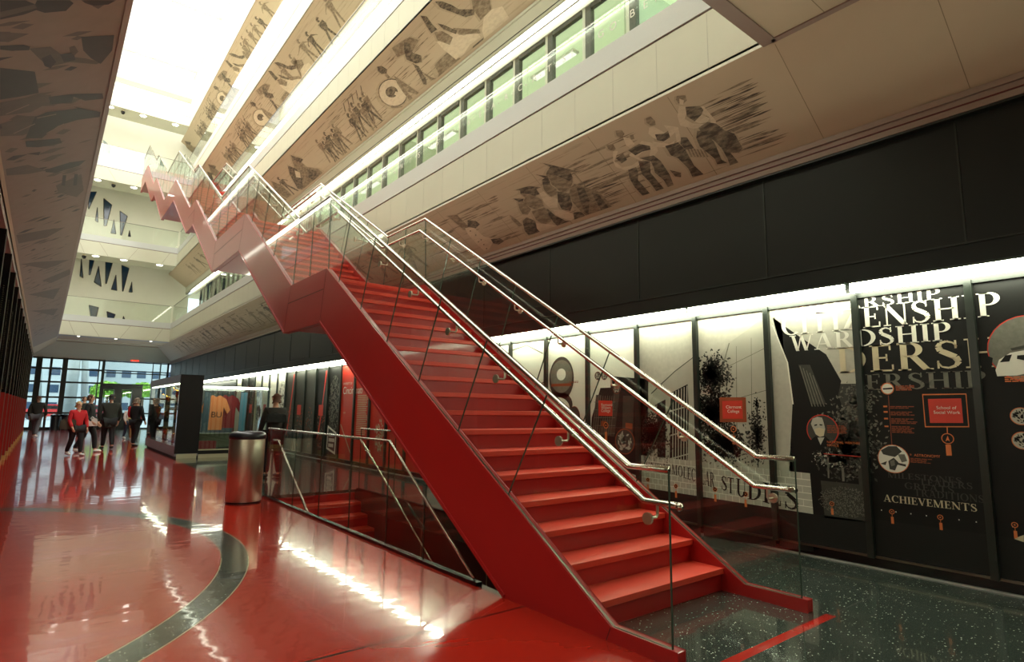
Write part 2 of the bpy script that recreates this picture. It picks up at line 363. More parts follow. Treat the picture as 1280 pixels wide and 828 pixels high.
# glass, top rails, handrails
def off(path, dy, dz):
    return [(y-dy if 0 else y, z) for y, z in path]
RAIL = [(2.15, 1.07), (2.447, 1.07)]
for k in range(1, len(TOP)-1):
    pass
KN = TOP[1:]
RAIL = [(2.15, 1.07)]
for i, (y, z) in enumerate(KN):
    up_next = i+1 < len(KN) and KN[i+1][1] > z+.1
    up_prev = i > 0 and KN[i-1][1] < z-.1
    if up_next: RAIL.append((y-.138, z+.985+.0))
    elif up_prev: RAIL.append((y+.07, z+1.07))
    else: RAIL.append((y, z+1.07))
RAIL = [(y, (z if i < 2 else z)) for i, (y, z) in enumerate(RAIL)]
RAIL[1] = (2.447, 1.07)
fix = []
for i, (y, z) in enumerate(RAIL):
    if i > 2 and i % 2 == 1: z = RAIL[i-1][1]
    fix.append((y, z))
RAIL = fix
def zat(path, y):
    for (a, b), (c, d) in zip(path[:-1], path[1:]):
        if a <= y <= c: return b+(d-b)*(y-a)/(c-a)
    return path[-1][1]
def clip_panel(s0, s1, c, sn):
    """part of the band between stringer top and rail whose coordinate y*c+z*sn lies in [s0, s1]"""
    poly = [(y, z) for y, z in TOPG]+[(y, z) for y, z in reversed(RAIL)]
    def cut(P, s, keep):
        out = []
        for i in range(len(P)):
            a, b = P[i], P[(i+1) % len(P)]; da = (a[0]*c+a[1]*sn-s)*keep; db = (b[0]*c+b[1]*sn-s)*keep
            if da >= 0: out.append(a)
            if da*db < 0:
                t = da/(da-db); out.append((a[0]+(b[0]-a[0])*t, a[1]+(b[1]-a[1])*t))
        return out
    P = cut(poly, s0+.004, 1)
    return cut(P, s1-.004, -1) if P else []
TOPG = [(2.15, .08), (2.58, .08)]+[(y, z-.01) for y, z in TOP[2:]]
for gi, gx in enumerate((2.885, 4.41)):
    # panels: whole band cut across by joints; slanted on flights, upright on landings
    band = []
    cuts = []                                          # list of joint segments (bottom point, top point)
    cuts.append(((2.15, .08), (2.15, 1.07)))
    for i in range(len(RAIL)-1):
        (ya, za), (yb, zb_) = RAIL[i], RAIL[i+1]; ba, bb = TOPG[i], TOPG[i+1]
        slope = zb_-za > .1
        n = max(1, round(math.hypot(yb-ya, zb_-za)/(.92 if slope else .8)))
        for k in range(n):
            t0, t1 = k/n, (k+1)/n
            def P(p, q, t): return (p[0]+(q[0]-p[0])*t, p[1]+(q[1]-p[1])*t)
            sh = .42 if slope else 0                    # joints lean square to the slope
            def J(t):
                top = P((ya, za), (yb, zb_), t); bot = P(ba, bb, t)
                if slope and 0 < t < 1:
                    L_ = math.hypot(yb-ya, zb_-za); bot = P(ba, bb, min(.995, t+.42/L_))
                return bot, top
            (b0, t0p), (b1, t1p) = J(t0), J(t1)
            e = .003
            poly = [(gx, b0[0]+e, b0[1]), (gx, b1[0]-e, b1[1]), (gx, t1p[0]-e, t1p[1]-.012), (gx, t0p[0]+e, t0p[1]-.012)]
            if i == 0: continue
            if i == 1 and k == 0: poly = [(gx, 2.153, .08), (gx, 2.58, .08), poly[1], poly[2], (gx, 2.447, 1.058), (gx, 2.153, 1.058)]
            m = MB(); m.prism(poly, (.012, 0, 0), GLASS); gp = m.build('glass_panel', st)
            ed = MB(); ed.prism([(gx, b1[0]-.0035, b1[1]), (gx, b1[0]+.0035, b1[1]), (gx, t1p[0]+.0035, t1p[1]-.012), (gx, t1p[0]-.0035, t1p[1]-.012)], (.012, 0, 0), GEDGE)
            ed.build('glass_edge', gp)
            if i == 1 and k == 0:
                MB().box((gx, 2.146, .085), (gx+.012, 2.152, 1.06), GEDGE).build('glass_edge', gp)
    m = MB(); m.tube([(gx+.006, y, z) for y, z in RAIL], .021, STEEL, 10); m.build('top_rail', st, smooth=True)
    m = MB(); m.tube([(gx+.006, y, z+.004) for y, z in TOPG], .009, DSTEEL, 6); m.build('glass_channel', st)
    hx = gx+.115 if gi == 0 else gx-.095
    H = []
    for i, (y, z) in enumerate(RAIL):
        H.append((hx, y-.02 if 0 < i < len(RAIL)-1 else y, z-.215))
    H = [(hx, 2.19, .855), (hx, 2.42, .855)]+[(x, y-.0, z) for x, y, z in H[2:]]
    sgn = 1 if gi == 0 else -1
    H = [(hx-sgn*.05, 2.13, .85), (hx-sgn*.02, 2.135, .855)]+H
    hr = MB().tube(H, .02, STEEL, 12).build('handrail', st, smooth=True)
    hb = [(2.32, .855)]+[(3.1+.76*k, zat([(h[1], h[2]) for h in H[2:]], 3.1+.76*k)) for k in range(0, 18)]
    for y, z in hb:
        m = MB(); z2 = z-.085
        fx = gx+.013 if gi == 0 else gx-.001
        m.tube([(fx, y, z2), (fx+sgn*.016, y, z2)], .036, SATIN, 18)
        m.tube([(fx+sgn*.01, y, z2), (hx-sgn*.012, y, z2), (hx, y, z2+.015), (hx, y, z-.015)], .009, SATIN, 8)
        m.build('rail_bracket', hr, smooth=False)
    # discs on the outside of the glass
    if gi == 0:
        for y, z in hb:
            pass

# ------------------------------------------------------------------ glass guard round the opening
def guard(gx, label, near):
    t = thing('glass_balustrade', label, 'balustrade', (gx, 7, 0))
    edges = [4.06, 4.9, 5.66, 6.6, 7.55, 8.55, 9.2, 9.86] if near else [4.3, 5.6, 6.6, 7.55, 8.55, 9.86]
    def zt(y): return min(1.07, .06+(y-4.09)*(1.01/1.57))
    for a, b in zip(edges[:-1], edges[1:]):
        if near: poly = [(gx, a+.004, .03), (gx, b-.004, .03), (gx, b-.004, zt(b)), (gx, a+.004, max(.035, zt(a)))]
        else: poly = [(gx, a+.004, .03), (gx, b-.004, .03), (gx, b-.004, min(1.05, .62*(b-3.9))), (gx, a+.004, min(1.05, .62*(a-3.9)))]
        g = MB().prism(poly, (.012, 0, 0), GLASS).build('glass_panel', t)
        MB().box((gx, b-.004, .03), (gx+.012, b+.002, (zt(b) if near else min(1.05, .62*(b-3.9)))), GEDGE).build('glass_edge', g)
    if near:
        MB().tube([(gx+.006, 9.86, 1.07), (gx+.006, 5.66, 1.07), (gx+.006, 4.07, .045)], .014, STEEL, 8).build('top_rail', t, smooth=True)
    else:
        MB().tube([(gx+.006, 9.86, 1.055), (gx+.006, 5.65, 1.055), (gx+.006, 4.3, .25)], .014, STEEL, 8).build('top_rail', t, smooth=True)
    MB().box((gx-.022, 4.0, 0), (gx+.034, 9.9, .03), BLACKG).build('base_channel', t)
    hx = gx+.1 if near else gx-.1
    hr = MB().tube([(hx, 9.9, .885), (hx, 9.64, .885), (hx, 4.62, .885-.62*5.02)], .019, STEEL, 10).build('handrail', t, smooth=True)
    for y in (9.45, 8.3, 7.1, 5.9):
        z = .885-.62*(9.64-y)
        MB().tube([(gx+(.014 if near else -.002), y, z-.08), (hx, y, z-.07), (hx, y, z-.01)], .008, STEEL, 8).build('rail_bracket', hr)
guard(2.872, 'near glass guard with slanted steel edge along the stairwell opening, beside the bin', True)
guard(4.45, 'far glass guard of the stairwell opening, display wall behind it', False)

# ------------------------------------------------------------------ litter bin
b = thing('litter_bin', 'round brushed steel litter bin with black domed lid on the red floor', 'bin', (2.47, 9.5, 0))
MB().lathe([(.235, .02), (.25, .03), (.25, .93), (.245, .94)], (2.47, 9.5, 0), SATIN, 48).build('body', b, smooth=False)
for p in b.children:
    for f in p.data.polygons: f.use_smooth = len(f.vertices) == 4
MB().lathe([(.24, 0), (.24, .022)], (2.47, 9.5, 0), PLAST, 48).build('base_ring', b)
lid = MB().lathe([(.255, .93), (.262, .945), (.262, .985), (.245, 1.02), (.20, 1.04), (.15, 1.045), (.14, 1.02), (.0001, 1.02)], (2.47, 9.5, 0), PLAST, 48).build('lid', b, smooth=True)

# ================================================================== the building
def wallpanel(name, a, b, m): return struct(MB().box(a, b, m).build(name))
# right wall and its upper black cladding
m = MB().box((6.2, -5, 0), (6.4, 43, 4.3), BLACK)
for k in range(-2, 22):
    y = 3.21+1.81*k
    m.box((6.192, y, 2.92), (6.2, y+.014, 4.06), FRAME)
m.box((6.185, -5, 2.905), (6.2, 43, 2.92), FRAME)
m.box((6.17, -5, 0), (6.2, 43, .105), BLACKG).box((6.14, -5, .0), (6.2, 43, .012), GREYW)
struct(m.build('wall_right'))
# soffit sections, fascias, rails for each storey
LV = [4.94, 9.23, 13.36, 17.6]
tr = [0]
def trimname(): tr[0] += 1; return 'trim_%d' % tr[0]
for li, zb in enumerate(LV):
    y0 = -5 if li == 0 else 2.59; y1 = 43 if li == 0 else 39.5
    # sloping soffits, right and left
    m = MB().prism([(5.13, y0, zb), (6.13, y0, zb-.697), (6.13, y0, zb-.64), (5.13, y0, zb+.06)], (0, y1-y0, 0), SOFF)
    if li == 0:
        for k in range(-6, 58):
            yj = .01+.62*k
            if yj > -4.9: m.prism([(5.16, yj, zb-.022), (6.1, yj, zb-.678), (6.1, yj+.006, zb-.678), (5.16, yj+.006, zb-.022)], (0, 0, .004), JOINT) if k % 2 == 0 else None
    struct(m.build('ceiling'))
    m = MB().prism([(.28, y0, zb), (-.72, y0, zb-.697), (-.72, y0, zb-.64), (.28, y0, zb+.06)], (0, y1-y0, 0), SOFF)
    m.prism([(.285, y0, zb-.004), (.235, y0, zb-.04), (.235, y0, zb-.02), (.285, y0, zb+.02)], (0, y1-y0, 0), TRIMP)
    struct(m.build('ceiling'))
    # lips at the foot of the soffits
    m = MB()
    lo = zb-.87 if li == 0 else zb-1.08
    LM = TRIMP if li == 0 else CREAM
    m.box((6.11, y0, lo), (6.2, y1, zb-.66), LM).box((6.085, y0, zb-.745), (6.12, y1, zb-.69), LM)
    m.box((6.10, y0, lo+.06), (6.112, y1, lo+.07), SEAM if li == 0 else FRAME)
    m.box((6.12, y0, lo-.02), (6.2, y1, lo), FRAME)
    struct(m.build(trimname()))
    m = MB().box((-.8, y0, lo), (-.7, y1, zb-.66), LM)
    struct(m.build(trimname()))
    # fascias
    for (xa_, xb_) in ((5.13, 5.22), (.19, .28)):
        m = MB()
        if li < 3:
            m.box((xa_, 2.59, zb), (xb_, 36.9, zb+.70), CREAM)
            dx_ = .02 if xa_ > 3 else -.02
            m.box((xa_+dx_, 2.59, zb+.70), (xb_+dx_*0, 36.9, zb+.725), SEAM) if xa_ > 3 else m.box((xa_, 2.59, zb+.70), (xb_-.02, 36.9, zb+.725), SEAM)
            m.box((xa_-.006, 2.59, zb+.725), (xb_+.006, 36.9, zb+1.04), GREYW)
            for k in range(52):
                yj = 3.19+.66*k
                xx = xa_-.0012 if xa_ > 3 else xb_
                m.box((xx, yj, zb+.01), (xx+.0012, yj+.006, zb+.69), P_PALE)
            if li == 0: m.box((xa_-.003, 2.59, zb-.001), (xb_, 36.9, zb+.03), WHITE)
        else:
            m.box((xa_, 2.59, zb), (xb_, 36.9, zb+.55), CREAM).box((xa_+(.0 if xa_ > 3 else 0), 2.59, zb+.55), (xb_, 36.9, 20.6), WHITE)
            xx = xa_-.004 if xa_ > 3 else xb_
            for zz in (zb+.55, 19.5): m.box((xx, 2.59, zz), (xx+.004, 36.9, zz+.02), JOINT)
        struct(m.build(trimname()))
    if li < 3:   # walkway slabs
        MBs = MB().box((5.22, 2.59, zb+.5), (6.2, 39.5, zb+.7), CREAM); struct(MBs.build('floor'))
        MBs = MB().box((-.7, 2.59, zb+.5), (.19, 39.5, zb+.7), CREAM); struct(MBs.build('floor'))
# front bulkhead, low ceiling over the viewer, back wall, left wall
wallpanel('wall_front', (.28, 2.50, 4.94), (5.13, 2.59, 20.6), WHITE)
m = MB().box((.28, -5, 4.94), (5.13, 2.50, 5.04), SOFF).box((5.08, -5, 4.925), (5.14, 2.5, 4.945), TRIMP)
m.box((.28, 2.46, 4.925), (5.13, 2.592, 4.945), TRIMP)
for k in range(6): m.box((.28, 2.0-1.22*k, 4.9385), (5.08, 2.006-1.22*k, 4.94), JOINT)
struct(m.build('ceiling'))
wallpanel('wall_back', (-2.6, -5.1, 0), (6.4, -5, 5), CREAM)
m = MB().box((-1.45, -5, 0), (-1.35, 43, 4.3), BLACK); struct(m.build('wall_left'))
struct(MB().box((-1.45, -5, 4.18), (-.7, 43, 4.26), SOFF).build('ceiling'))
wallpanel('wall_left_upper', (-.9, 2.5, 4.9), (-.8, 39.5, 20.6), WHITE)
# skylight roof
struct(MB().box((-.9, 2.4, 20.6), (8.3, 39.6, 20.75), SKYL).build('ceiling_skylight'))
MBs = MB()
for k in range(6): MBs.box((.28, 6+6*k, 20.5), (5.13, 6.06+6*k, 20.6), WHITE)
struct(MBs.build('ceiling_bars'))

# far end: cross fascias, galleries and raked window wall
YF = 36.9
for li, zb in enumerate(LV):
    m = MB()
    top = .70 if li < 3 else .55
    m.box((.28, YF, zb), (5.13, YF+.12, zb+top), CREAM)
    if li < 3:
        m.box((.28, YF+.02, zb+.70), (5.13, YF+.12, zb+.725), SEAM).box((.28, YF-.006, zb+.725), (5.13, YF+.12, zb+1.04), GREYW)
        for x0_, x1_ in ((.62, .92), (1.5, 1.95), (3.25, 2.9-.05), (4.75, 4.4)):
            m.prism([(x0_, YF-.001, zb+.69), (x0_+.012, YF-.001, zb+.69), (x1_+.012, YF-.001, zb+.01), (x1_, YF-.001, zb+.01)], (0, .002, 0), JOINT)
    else:
        m.box((.28, YF, zb+.55), (5.13, YF+.1, 19.0), WHITE)
        for zz in (zb+.55, 18.6, 18.98): m.box((.28, YF-.004, zz), (5.13, YF, zz+.025), JOINT)
    struct(m.build(trimname()))
    d = 4.1 if li == 0 else 1.5
    struct(MB().box((-.8, YF+.12, zb), (6.2, YF+d, zb+.12), CREAM if li else SOFF).build('ceiling'))
    struct(MB().box((-.8, YF+.12, zb+.55), (6.2, 39.6, zb+.7), CREAM).build('floor')) if li < 3 else None
m = MB().box((-.8, 39.6, 4.9), (6.3, 39.75, 20.6), WHITE); struct(m.build('wall_far'))
z8 = lambda x, y: (100+x/4.6, 240+y/4.6)
WT = [[(45,0),(95,0),(50,100)],[(137,38),(183,75),(152,195),(138,195)],[(195,160),(207,242),(178,238)],[(230,110),(272,140),(240,250),(232,248)],[(285,222),(291,258),(277,256)],[(100,90),(104,175),(88,165)],
 [(55,375),(84,380),(58,478),(52,478)],[(147,393),(190,397),(152,528),(148,528)],[(240,422),(282,440),(248,572),(244,572)],[(207,478),(212,568),(180,562)],[(298,518),(300,578),(281,576)],[(107,428),(122,545),(82,520)],[(8,385),(17,495),(0,485)],
 [(52,652),(107,665),(92,727),(62,725)],[(155,688),(203,705),(190,738),(160,733)],[(250,715),(262,745),(244,742)]]
WT.append([(165.5-100)*0+(150-100)*0+p for p in ()]) if 0 else None
k = 0
for poly in WT:
    P = [hit(*z8(*p), (0, 39.59, 0), (0, 1, 0)) for p in poly]
    k += 1
    c = sum(P, Vector())/len(P)
    m = MB().prism([tuple(p) for p in P], (0, .02, 0), DKBLUE)
    fr = [tuple(c+(p-c)*1.05+Vector((0, -.012, 0))) for p in P]
    m2 = MB()
    n = len(P)
    for i in range(n):
        a, b_ = P[i], P[(i+1) % n]
        m2.tube([a+Vector((0, -.01, 0)), b_+Vector((0, -.01, 0))], .018, P_DG, 4)
    w = m.build('window_%d' % k); struct(w); m2.build('window_frame', w)
# top gallery slanted panes seen under the highest beam
for q in ([(150, 385), (200, 432), (190, 475), (150, 470)], [(248, 490), (268, 500), (258, 505)]):
    P = [hit(100+x/5.175, 100+y/5.175, (0, 39.59, 0), (0, 1, 0)) for x, y in q]; k += 1
    struct(MB().prism([tuple(p) for p in P], (0, .02, 0), mat('window_greygreen', (110, 128, 118), .2)).build('window_%d' % k))
# sloping white ceilings folded inside the galleries
for zb, zt in ((5.64, 9.2), (9.95, 13.3), (14.1, 17.5)):
    m = MB().prism([(2.9, 39.58, zb+1.0), (5.1, 39.58, zb+.2), (5.1, 38.4, zb+.2), (2.9, 38.4, zb+1.0)], (0, 0, .03), WHITE) if 0 else None
# downlights under the cross galleries
dn = 0
for (px, py, zb) in ((139, 125, 17.6), (180, 136, 17.6), (220, 148, 17.6), (123, 218, 13.36), (168, 228, 13.36), (200, 236, 13.36), (155, 324, 9.23), (199.5, 331, 9.23), (120, 317, 9.23)):
    P = hit(px, py, (0, 0, zb), (0, 0, 1)); y = min(max(P.y, 37.2), 38.2)
    x = P.x*y/P.y
    lv = {17.6: 'highest', 13.36: 'middle', 9.23: 'lowest'}[zb]; pos = ['left', 'centre', 'right'][{139: 0, 180: 1, 220: 2, 123: 0, 168: 1, 200: 2, 120: 0, 155: 1, 199.5: 2}[px]]
    t = thing('downlight', 'round recessed downlight, %s one under the %s far crossing' % (pos, lv), 'ceiling light', (x, y, zb), 'downlights under the far crossings')
    MB().lathe([(.17, -.012), (.2, -.008), (.2, 0)], (x, y, zb), WHITE, 24).build('trim_ring', t); MB().lathe([(.15, -.016), (.15, -.01)], (x, y, zb), SPOTL, 24).build('lamp', t)
for (px, py, zb, w) in ((155, 128.6, 17.6, 'highest'), (143, 222, 13.36, 'middle'), (105.5, 317, 9.23, 'lowest')):
    P = hit(px, py, (0, 0, zb), (0, 0, 1)); y = min(max(P.y, 37.2), 38.0); x = P.x*y/P.y
    t = thing('dome_camera', 'small dark dome camera hanging under the %s far crossing' % w, 'security camera', (x, y, zb))
    MB().lathe([(.06, -.08), (.06, 0)], (x, y, zb), P_CREAM, 16).build('mount', t)
    MB().lathe([(.01, -.24), (.07, -.21), (.1, -.15), (.1, -.08)], (x, y, zb), BLACKG, 16).build('dome', t, smooth=True)
# fire alarm box by the corner and small emergency items at ground level
t = thing('exit_sign', 'red illuminated exit sign above the entrance doors', 'sign', (4.19, 42.8, 4.25))
MB().box((3.98, 42.74, 4.14), (4.40, 42.8, 4.32), emis('exit_red', (240, 70, 50), 1.4)).build('sign_box', t)
me = text_mesh('EXIT', .17, WHITE); o = link('lettering', me, t); o.location = Vector((4.03, 42.735, 4.165))-wpos(t); o.rotation_euler = (PI/2, 0, 0)
MB().box((4.17, 42.76, 4.32), (4.21, 42.78, 4.50), DSTEEL).build('bracket', t)

# soffit folding down to the entrance glass
m = MB().prism([(-.8, 41.0, 4.94), (-.8, 43.0, 4.12), (-.8, 43.0, 4.2), (-.8, 41.0, 5.02)], (7.0, 0, 0), CREAM)
m.box((-.8, 40.96, 4.92), (6.2, 41.02, 4.95), JOINT)
struct(m.build('ceiling'))
m = MB().box((.28, 37.05, 4.925), (5.13, 37.45, 4.94), PURPLE); struct(m.build(trimname()))
for i, x in enumerate((1.1, 2.7, 4.3)):
    t = thing('downlight', 'tiny round light, %s in the lilac strip under the lowest crossing' % ['left', 'middle', 'right'][i], 'ceiling light', (x, 37.25, 4.92), 'small lights in the lilac strip')
    MB().lathe([(.05, -.008), (.05, 0)], (x, 37.25, 4.925), SPOTL, 16).build('lamp', t)

# glass rails of the upper walkways
def glassrail(axis, fixed, a, b, z, label, n, h=.95):
    t = thing('glass_balustrade', label, 'balustrade', ((fixed, a, z) if axis == 'y' else (a, fixed, z)), 'glass rails of the upper walkways')
    for k in range(n):
        p, q = a+(b-a)*k/n+.006, a+(b-a)*(k+1)/n-.006
        m = MB()
        if axis == 'y': m.box((fixed, p, z), (fixed+.012, q, z+h), GLASS)
        else: m.box((p, fixed, z), (q, fixed+.012, z+h), GLASS)
        m.build('glass_panel', t)
    m = MB()
    if axis == 'y': m.box((fixed-.004, a, z+h), (fixed+.016, b, z+h+.018), DSTEEL)
    else: m.box((a, fixed-.004, z+h), (b, fixed+.016, z+h+.018), DSTEEL)
    m.build('top_rail', t); return t
names = ['lowest', 'middle', 'highest']
for li, zb in enumerate(LV[:3]):
    rr = glassrail('y', 5.16, 2.6, 36.8, zb+1.04, '%s glass rail along the right-hand walkway%s' % (names[li].capitalize(), ' with white lettering' if li == 0 else ''), 19)
    if li == 0: RAIL2 = rr
    glassrail('x', 36.94, .3, 5.1, zb+1.04, '%s glass rail across the far end of the atrium' % names[li].capitalize(), 4)
    glassrail('y', .235, 2.6, 36.8, zb+1.04, '%s glass rail along the left-hand walkway' % names[li].capitalize(), 19)
# lettering BEARCATS! GO BEARCATS! on the lowest rail, one letter every third of a metre
msg = 'BEARCATS!  GO  BEARCATS!'
seq = [('B', 4.215), ('E', 4.009), ('A', 3.835), ('R', 3.646), ('G', 4.739), ('O', 4.542), ('!', 5.234), ('S', 5.405), ('-', 5.56), ('T', 5.715), ('-', 5.88), ('A', 6.045), ('-', 6.21), ('C', 6.376), ('-', 6.54), ('R', 6.708), ('-', 6.88), ('A', 7.05), ('-', 7.22), ('E', 7.39), ('-', 7.56), ('B', 7.73), ('O', 8.5), ('G', 8.75), ('!', 9.2), ('S', 9.4), ('T', 9.75), ('A', 10.1), ('C', 10.4)]
for ch, y in seq:
    me = text_mesh(ch, .15, P_WHITE)
    o = link('lettering', me, RAIL2); o.matrix_local = Matrix.Translation(Vector((5.155, y+.04, 6.17))-wpos(RAIL2)) @ Matrix(((0, 0, -1, 0), (-1, 0, 0, 0), (0, 1, 0, 0), (0, 0, 0, 1)))

# glazed office fronts behind the right-hand walkways
def office_front(zf, label):
    t = thing('glazed_partition', label, 'glass partition', (6.2, 2.6, zf), 'glazed office fronts along the walkways')
    H = 2.2
    for k in range(38):
        y = 2.36+.89*k
        MB().box((6.16, y-.06, zf), (6.24, y+.06, zf+H), P_DG).build('mullion', t)
        MB().box((6.17, y+.06, zf), (6.23, y+.13, zf+H), WHITE).build('post', t)
        if k < 37:
            MB().box((6.15, y+.14, zf+H-.13), (6.22, y+.82, zf+H-.05), BLACKG).build('head_bar', t)
            MB().box((6.2, y+.13, zf), (6.212, y+.83, zf+H-.13), GLASSD).build('pane', t)
    MB().box((6.14, 2.3, zf+H-.05), (6.24, 36.8, zf+H+.06), WHITE).build('header', t)
    return t
off1 = office_front(5.64, 'lowest row of glazed office fronts with dark posts above the right fascia')
for dz, w in ((4.29, 'middle'), (8.42, 'highest')):
    c = copy_tree(off1); c.location.z += dz; c['label'] = '%s row of glazed office fronts behind the right-hand walkway' % w
OFFC = mat('office_ceiling_added_glow', (228, 234, 200), .6, emit=.5)  # plain office ceiling with glow added so it looks lit through the panes
OFFW = mat('office_wall_green', (206, 214, 190), .7)
m = MB().box((8.2, 2, 5.4), (8.3, 39.6, 20.6), OFFW); struct(m.build('wall_office'))
for li, zb in enumerate(LV[:3]):
    struct(MB().box((6.2, 2, zb+.5), (8.2, 39.6, zb+.7), CREAM).build('floor'))
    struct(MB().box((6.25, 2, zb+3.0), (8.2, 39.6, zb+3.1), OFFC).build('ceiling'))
    for k in range(9 if li == 0 else 0):
        t = thing('ceiling_light', 'office ceiling light behind the %s glazed front, %s along' % (names[li], ORD[k]), 'ceiling light', (7.2, 4+4*k, zb+2.95), 'office ceiling lights')
        MB().box((6.9, 3+4*k, zb+2.96), (7.05, 4.2+4*k, zb+3.0), WHITE).build('housing', t); MB().box((6.92, 3.05+4*k, zb+2.94), (7.03, 4.15+4*k, zb+2.96), SKYL).build('diffuser', t)
    for k in range(5):
        yy = 5.2+7*k
        struct(MB().box((6.3, yy, zb+.7), (8.2, yy+.1, zb+3.0), OFFW).build('wall_office_cross'))
# cove light strips over the walkways (right and left), one fitting per bay
def cove(side, zb, w):
    x = 6.06 if side == 'right' else -.72
    z = zb-1.24
    for k in range(12):
        y0 = 2.7+2.9*k; y1 = y0+2.84
        t = thing('strip_light', 'bright strip light over the %s %s walkway, %s from the viewer' % (w, side, ORD[k]), 'strip light', (x, y0, z), 'strip lights over the upper walkways')
        if side == 'right':
            MB().box((6.08, y0, z+.08), (6.16, y1, z+.11), WHITE).build('housing', t); MB().box((6.07, y0, z-.04), (6.14, y1, z+.08), TUBE2).build('tube', t)
        else:
            MB().box((-.76, y0, z+.08), (-.68, y1, z+.11), WHITE).build('housing', t); MB().box((-.75, y0, z-.04), (-.68, y1, z+.08), TUBE2).build('tube', t)
for zb, w in zip(LV[1:], names):
    cove('right', zb, w); cove('left', zb, w)

# ------------------------------------------------------------------ entrance glass wall and the street beyond
m = MB(); Y = 43.0
for x, w in ((-.95, .16), (-.53, .28), (.09, .12), (.67, .25), (2.40, .06), (2.58, .14), (5.2, .04), (5.6, .06), (6.0, .1)):
    m.box((x, Y-.05, 0), (x+w, Y+.08, 4.15), FRAME)
for z in (.0, .9, 1.8, 2.68, 3.45, 4.05): m.box((-.95, Y-.03, z), (2.6, Y+.06, z+(.1 if z else .14)), FRAME)
for z in (2.68, 3.36, 3.5, 4.05): m.box((2.6, Y-.03, z), (6.2, Y+.06, z+.06), FRAME)
for z in (0, .9, 1.8): m.box((4.75, Y-.03, z), (6.2, Y+.06, z+.08), FRAME)
w = struct(m.build('window_entrance'))
MB().box((-.95, Y, 0), (2.6, Y+.012, 4.1), GLASSD).build('pane', w); MB().box((2.7, Y, 2.72), (6.1, Y+.012, 4.1), GLASSD).build('pane', w); MB().box((4.8, Y, 0), (6.1, Y+.012, 2.68), GLASSD).build('pane', w)
m = MB()
for a, b_ in (((2.63, 0), (2.76, 2.68)), ((3.3, 0), (3.69, 2.68)), ((4.21, 0), (4.75, 2.68)), ((2.76, 2.37), (3.3, 2.68)), ((3.69, 2.37), (4.21, 2.68)), ((2.76, 0), (3.3, .9)), ((3.69, 0), (4.21, .9))):
    m.box((a[0], Y-.2, a[1]), (b_[0], Y-.08, b_[1]), BLACKG)
struct(m.build('door_surround'))
for i, (x0, x1) in enumerate(((2.78, 3.29), (3.70, 4.20))):
    m = MB(); m.box((x0, Y-.16, .9), (x0+.04, Y-.12, 2.36), BLACK).box((x1-.04, Y-.16, .9), (x1, Y-.12, 2.36), BLACK).box((x0+.04, Y-.16, 2.3), (x1-.04, Y-.12, 2.36), BLACK).box((x0+.04, Y-.16, .9), (x1-.04, Y-.12, .98), BLACK)
    d = struct(m.build('door_%d' % (i+1))); MB().box((x0+.04, Y-.145, .98), (x1-.04, Y-.135, 2.3), GLASSD).build('pane', d)
    MB().tube([(x0+.08, Y-.22, 1.0), (x0+.08, Y-.22, 1.3)], .015, STEEL).build('door_handle', d)
struct(MB().box((-60, 43.1, -.3), (80, 160, -.02), ASPH).build('floor_outdoors'))
def tower(x, y, w, h, dpt, nx, nz, wall, label, sx=.6):
    t = thing('building', label, 'building', (x+w/2, y, 0))
    MB().box((x, y, 0), (x+w, y+dpt, h), wall).build('wall', t)
    for i in range(nx):
        for j in range(nz):
            wx = w/nx; wz = h/nz
            f = MB().box((x+wx*(i+.5-sx/2), y-.06, wz*(j+.35)), (x+wx*(i+.5+sx/2), y+.02, wz*(j+.8)), DKBLUE).build('window', t)
    MB().box((x-.2, y-.2, h), (x+w+.2, y+dpt+.2, h+.4), CONC).build('parapet', t)
tower(-4, 92, 9.5, 13, 8, 5, 6, CONC, 'pale concrete block with square dark windows beyond the left entrance glass')
tower(6.2, 100, 22, 9.2, 8, 12, 4, CONC, 'long pale building with a row of small windows behind the hedge')
tower(-22, 96, 16, 16, 8, 8, 7, mat('pale_brick', (196, 184, 168), .8), 'tall beige building at the far left of the street')
for i, (x0, x1, r) in enumerate(((1.25, 1.25, .38), (2.15, 1.75, .2), (-.1, -.65, .16))):
    w = ['thick upright', 'leaning slim', 'leaning thin left-hand'][i]
    tag(MB().tube([(x0, 46.5, -.02), (x1, 46.5, 6.5)], r, CONC, 20).build('concrete_column', smooth=True), '%s concrete column standing outside the entrance glass' % w, 'column')
def bush(x, y, r, h, label):
    rnd = random.Random(x*7+y); m = MB(); LG = mat('leaf_green', (112, 160, 56), .7); LG2 = mat('leaf_light', (150, 190, 78), .7)
    t = thing('hedge_tree', label, 'tree', (x, y, 0))
    for k in range(900):
        a = rnd.random()*2*PI; b = math.asin(rnd.uniform(-.5, 1)); q = r*rnd.uniform(.75, 1.03)
        p = Vector((x+q*math.cos(a)*math.cos(b), y+q*math.sin(a)*math.cos(b)*.7, h+q*math.sin(b)*.65)); s = .22
        u = Vector([rnd.uniform(-1, 1) for _ in range(3)]).normalized()*s; v = Vector([rnd.uniform(-1, 1) for _ in range(3)]).normalized()*s
        m.face([p-u, p+v, p+u, p-v], LG if k % 2 else LG2)
    m.build('foliage', t); MB().tube([(x, y, -.02), (x, y, h)], [.15, .08], mat('bark', (88, 70, 52), .8)).build('trunk', t)
for i, x in enumerate((4.6, 7.4, 10.2, 13.0)): bush(x, 66, 1.3, 2.7, 'leafy green street tree outside above the doors, %s from the left' % ORD[i].replace('nearest', 'first'))
